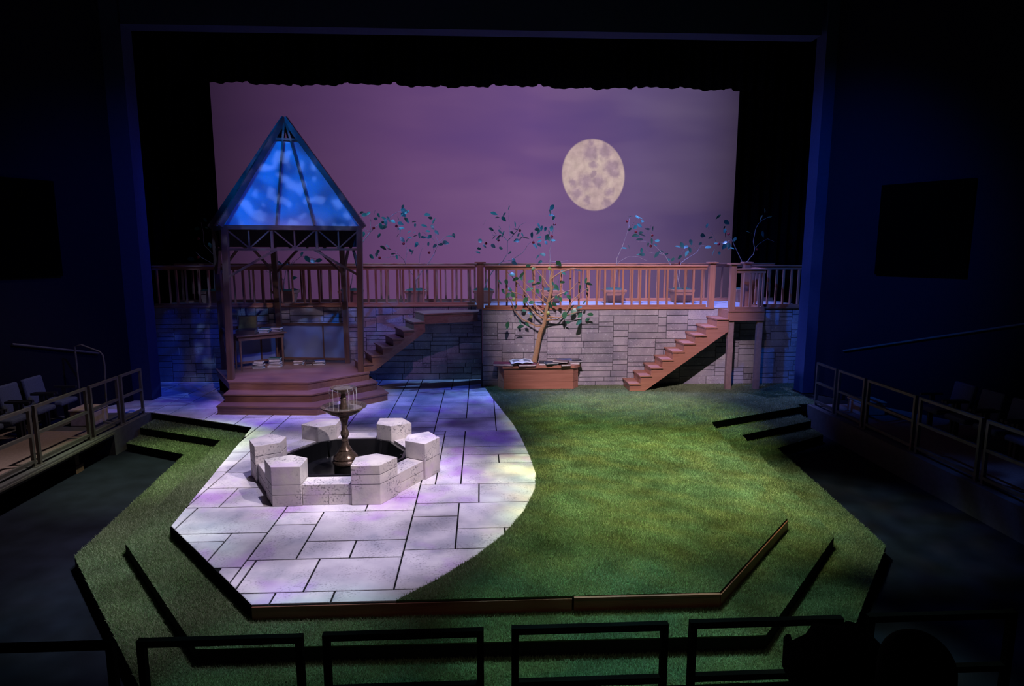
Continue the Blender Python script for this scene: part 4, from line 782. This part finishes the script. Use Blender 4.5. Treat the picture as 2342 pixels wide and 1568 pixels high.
TPATH = [(Z5(p), r) for p, r in [([(620, 1165), (650, 1000), (675, 880), (715, 790), (730, 690), (760, 560), (785, 450), (780, 340), (800, 240)], .062), ([(700, 800), (640, 810), (500, 740), (420, 650), (390, 560), (330, 480)], .022), ([(712, 730), (640, 690), (560, 600), (500, 500), (320, 440)], .022), ([(725, 690), (640, 620), (540, 480), (420, 340), (350, 270)], .020), ([(750, 590), (660, 520), (590, 450), (500, 350)], .016), ([(765, 560), (700, 500), (640, 370)], .015), ([(770, 420), (690, 310), (600, 200)], .016), ([(785, 340), (870, 280), (1000, 230), (1040, 240)], .018), ([(775, 550), (870, 490), (980, 450), (1050, 370)], .018), ([(735, 750), (850, 740), (930, 660), (1000, 560), (1060, 490), (1160, 425)], .018), ([(745, 715), (880, 720), (1000, 680), (1090, 660)], .018), ([(785, 470), (830, 400), (835, 320)], .012)]]
add_tree(ftree, TPATH, Z5([(400, 290), (490, 300), (340, 370), (280, 370), (430, 340), (580, 360), (620, 390), (680, 340), (405, 500), (380, 445), (530, 550), (570, 440), (590, 570), (655, 380), (710, 670), (780, 600), (820, 590), (650, 460), (780, 200), (860, 180), (560, 205), (600, 240), (910, 275), (1050, 250), (1075, 250), (1130, 355), (1165, 385), (1075, 420), (840, 420), (860, 355), (900, 370), (770, 460), (930, 480), (965, 520), (845, 515), (880, 540), (1150, 445), (1115, 570), (1065, 620), (990, 620), (1175, 690), (1075, 700), (920, 700), (1010, 660), (955, 770), (1060, 770), (1150, 740), (550, 790), (480, 810), (350, 800), (520, 650), (580, 680), (430, 620), (690, 530), (310, 460), (800, 380), (360, 500), (490, 330), (480, 770), (340, 830)]), Z5([(605, 240), (770, 235), (413, 543), (755, 678), (585, 712)]), 14.28, .05, 'bark_brown', LEAFG, PEAR, .155, 91, .16)
# books lying on the planter rim
book((.50, 14.22, ZP), (.46, .30, .05), -.12, 'cover_red', 'large red book lying at the shaded end of the planter rim')
book((1.02, 14.14, ZP), (.40, .24, .042), .08, 'cover_red', 'dark red closed book under the open book on the planter')
ob = thing('open_book', 'open book with white illustrated pages lying on the planter rim', 'book', (.90, 14.19, ZP+.053), .12)
def page(s):
    mb = MB(); n = 6; v = []
    for i in range(n+1):
        t = i/n; z = .035*math.sin(PI*min(1, t*1.1))*(1-t*.5)+.012
        v += [(s*t*.25, -.15, z), (s*t*.25, .15, z+.03), (s*t*.25, -.15, z-.010), (s*t*.25, .15, z+.02)]
    mb.v = [Vector(p) for p in v]
    for i in range(n): a = 4*i; mb.f += [(a, a+4, a+5, a+1), (a+2, a+3, a+7, a+6), (a, a+2, a+6, a+4), (a+1, a+5, a+7, a+3)]
    mb.f += [(0, 1, 3, 2), (4*n, 4*n+2, 4*n+3, 4*n+1)]; mb.smooth = True; mb.build('page_block', 'paper', ob, local=True)
    mb = MB(); m2 = 4
    for i in range(m2+1):
        t = .22+.6*i/m2; z = .035*math.sin(PI*min(1, t*1.1))*(1-t*.5)+.0135; mb.v += [Vector((s*t*.25, -.09, z+.006)), Vector((s*t*.25, .09, z+.0245))]
    mb.f = [(2*i, 2*i+2, 2*i+3, 2*i+1) for i in range(m2)]; mb.build('picture', 'print_grey', ob, local=True)
page(1); page(-1); MB().box((-.26, -.155, 0), (.26, .155, .004)).build('cover', 'cover_black', ob, local=True)
book((1.53, 14.25, ZP), (.44, .30, .045), -.10, 'cover_black', 'large black book lying beside the tree trunk on the planter rim')
book((1.64, 14.14, ZP+.047), (.42, .22, .03), .28, 'cover_black', 'black book with tan pages resting askew on the large black one')
book((1.895, 14.09, ZP), (.21, .18, .04), .1, 'cover_brown', 'brown book at the sunlit edge of the planter rim', tilt=0)
book((1.80, 14.13, ZP+.0785), (.34, .22, .028), -.35, 'cover_brown', 'thin brown book laid on top of the askew black book')
book((2.08, 14.33, ZP), (.36, .24, .05), -.15, 'cover_tan', 'tan book at the staircase end of the planter rim')
book((2.10, 14.30, ZP+.051), (.40, .22, .025), .05, 'cover_black', 'thin black book on top of the tan book at the planter end')
book((1.90, 14.36, ZP+.0775), (.34, .18, .02), .1, 'cover_blue', 'thin blue book leaning at the back of the planter rim')

# ------------------------------------------------------------------ steel guard rails, seats and other house things
def guard(label, group, p0, p1, z0, h, mat, w=.045, bars=(1.0, .56, .12)):
    p0, p1 = Vector((*p0, 0)), Vector((*p1, 0)); d = p1-p0; L = d.length; t = thing('guard_rail', label, 'railing', (p0.x, p0.y, z0), math.atan2(d.y, d.x), group)
    for x in (0, L-w): MB().box((x, -w/2, 0), (x+w, w/2, h)).build('post', mat, t, local=True)
    for k, f in enumerate(bars): MB().box((w, -w/2+.001, h*f-w), (L-w, w/2-.001, h*f-.0005)).build('bar', mat, t, local=True)
    for x in (0, L-w): MB().box((x-.03, -.06, 0), (x+w+.03, .06, .008)).build('foot_plate', mat, t, local=True)
    return t
gy = [12.42, 11.62, 10.70, 9.36, 8.02, 6.68]
for a, b in zip(gy, gy[1:]):
    guard('dull steel guard-rail panel on the platform beside the beige box', 'guard rails on the platform beside the beige box', (-6.62, a), (-6.62, b+.08), .001, .9, 'steel')
    guard('dark steel guard-rail panel on the platform beside the lawn steps', 'guard rails on the platform beside the lawn steps', (6.85, a), (6.85, b+.08), .001, .9, 'steel')
for x in (-5.05, -3.72, -2.42, -1.14, .2, 1.5, 2.83, 4.15):
    guard('black steel guard-rail panel on the floor before the lowest grass step', 'guard rails before the front grass step', (x, 4.2), (x+1.14, 4.2), -.4495, .95+(x+1)*.006, 'black_steel', .05)
def seat(label, group, x, y, z, rz):
    t = thing('theatre_seat', label, 'seat', (x, y, z), rz, group)      # faces local -y
    MB().box((-.24, .14, .42), (.24, .22, .92), Matrix.Rotation(-.18, 4, 'X') @ Matrix.Translation((0, .08, 0))).build('backrest', 'seat_fabric', t, local=True, bevel=.03)
    MB().box((-.23, -.24, .36), (.23, .20, .45)).build('seat_pad', 'seat_fabric', t, local=True, bevel=.03)
    for s in (-1, 1): MB().box((s*.27-.025, -.2, .60), (s*.27+.025, .2, .64)).box((s*.27-.02, -.02, 0), (s*.27+.02, .06, .60)).build('arm', 'seat_shell', t, local=True)
    return t
# a riser carries the seats behind each guard rail
for s, nm, st, lab in ((-1, 'left', pl, 'blue-grey theatre seat on the platform beside the beige box'), (1, 'right', pr, 'dark blue theatre seat on the platform beside the lawn steps')):
    for k in range(7):
        seat(lab, 'theatre seats '+('beside the beige box' if s < 0 else 'beside the lawn steps'), s*(7.8 if s < 0 else 8.0), (11.75 if s < 0 else 10.4)-k*.62, .0125, s*-PI/2)
bx = thing('storage_box', 'beige rectangular box standing behind the guard rail near the stage corner', 'box', (-7.25, 11.75, .001))
MB().box((-7.45, 11.5, .001), (-7.02, 11.95, .27)).build('body', 'beige_box', bx, bevel=.02); MB().box((-7.46, 11.49, .271), (-7.01, 11.96, .31)).build('lid', 'beige_box', bx, bevel=.01)
bx = thing('storage_box', 'low tan box standing behind the guard rail beside the lawn', 'box', (7.45, 11.7, .013))
MB().box((7.25, 11.5, .013), (7.75, 11.95, .25)).build('body', 'beige_box', bx, bevel=.02); MB().box((7.24, 11.49, .251), (7.76, 11.96, .28)).build('lid', 'beige_box', bx, bevel=.01)
hr = thing('handrail', 'bent metal pipe handrail rising behind the beige box', 'handrail', (-7.6, 12.2, .001))
a = [D(240, 905, 12.2), D(239, 835, 12.2), D(235, 812, 12.2), D(228, 804, 12.2), D(185, 788, 12.2)]; a[0].z = .001; MB().tube(a, .018, 8).build('rail', 'steel', hr)
b = D(171, 792, 12.2); MB().tube([(b.x, b.y, .001), (b.x, b.y, b.z), a[-1]], .016, 8).build('post', 'steel', hr)
def wallrail(label, p, q, s):
    t = thing('handrail', label, 'handrail', p); MB().tube([p, q], .02, 8).build('rail', 'platform_edge', t)
    for f in (.1, .5, .9): c = lerp(Vector(p), Vector(q), f); MB().tube([c, c+Vector((s*.10, .07, -.05))], .01, 6).build('bracket', 'steel', t)
wallrail('sloping wall handrail on the side wall beyond the beige box', Vector((-7.65, 12.9, 1.12)), Vector((-8.4, 11.65, 1.5)), -1)
wallrail('sloping wall handrail on the side wall beyond the lawn', Vector((7.65, 12.9, 1.05)), Vector((9.9, 9.15, 2.3)), 1)
for s, lab in ((-1, 'black square acoustic panel on the wall beyond the gazebo-side proscenium'), (1, 'black square acoustic panel on the wall beyond the moon-side proscenium')):
    dv = Vector((s*4.18, -7.0, 0)).normalized(); n = Vector((dv.y, -dv.x, 0)); n = n if n.x*s < 0 else -n
    c0 = Vector((s*7.42, 13.5, 0))+dv*1.15+n*.10; c1 = c0+dv*1.6; pn = MB(); pn.bar(c0+Vector((0, 0, 3.55)), c1+Vector((0, 0, 3.55)), .06, 1.75)
    tag(pn.build('acoustic_panel', 'panel_black'), lab, 'wall panel')
# silhouettes before the front guard rails
lt = thing('stage_lantern', 'black stage lantern with a flared hood standing before the guard rails', 'stage light', (2.5, 3.35, -.449))
YS = 3.35
def S(px, py): return D(px, py, YS)
prof = [(1808, 1490), (1815, 1481), (1826, 1481), (1831, 1497), (1866, 1480), (1884, 1454), (1901, 1450), (1922, 1456), (1960, 1456), (1972, 1447), (1985, 1447), (2004, 1462), (2012, 1500), (2012, 1600), (1830, 1600), (1805, 1545)]
pp = [S(*p) for p in prof]; mb = MB(); k = len(pp)
for dy, sc in ((-.14, .9), (-.09, 1.0), (.09, 1.0), (.14, .9)):
    cen = sum(pp, Vector())/k; mb.v += [cen+(p-cen)*sc+Vector((0, dy, 0)) for p in pp]
for r in range(3): mb.f += [(r*k+i, r*k+(i+1) % k, (r+1)*k+(i+1) % k, (r+1)*k+i) for i in range(k)]
mb.f += [tuple(range(k-1, -1, -1)), tuple(range(3*k, 4*k))]; mb.build('housing', 'black_steel', lt)
q = S(1920, 1600); MB().tube([(q.x, YS, -.449), (q.x, YS, q.z+.02)], .03, 10).lathe([(.22, -.449), (.22, -.42), (.03, -.41)], 24, (q.x, YS)).build('stand', 'black_steel', lt)
YS = 2.85; q = S(2099, 1500); qt = S(2099, 1450); qr = (S(2174, 1500)-q).length
hd = thing('front_seat', 'black round-topped seat back beside the stage lantern', 'seat', (q.x, YS, -.449))
MB().lathe([(qr*math.sin(a)+.0003 if a < PI/2 else qr*(1+.05*(a-PI/2)), qt.z-qr*1.05*(1-math.cos(a)) if a < PI/2 else qt.z-qr*1.05-(a-PI/2)*.28) for a in [i*PI/20 for i in range(20)]][::-1], 28, (q.x, YS)).build('backrest', 'black_steel', hd)
MB().tube([(q.x, YS, -.449), (q.x, YS, qt.z-.5)], .05, 10).lathe([(.2, -.449), (.2, -.42), (.05, -.41)], 24, (q.x, YS)).build('pedestal', 'black_steel', hd)
print('objects', len(bpy.data.objects), 'pavers', npav)
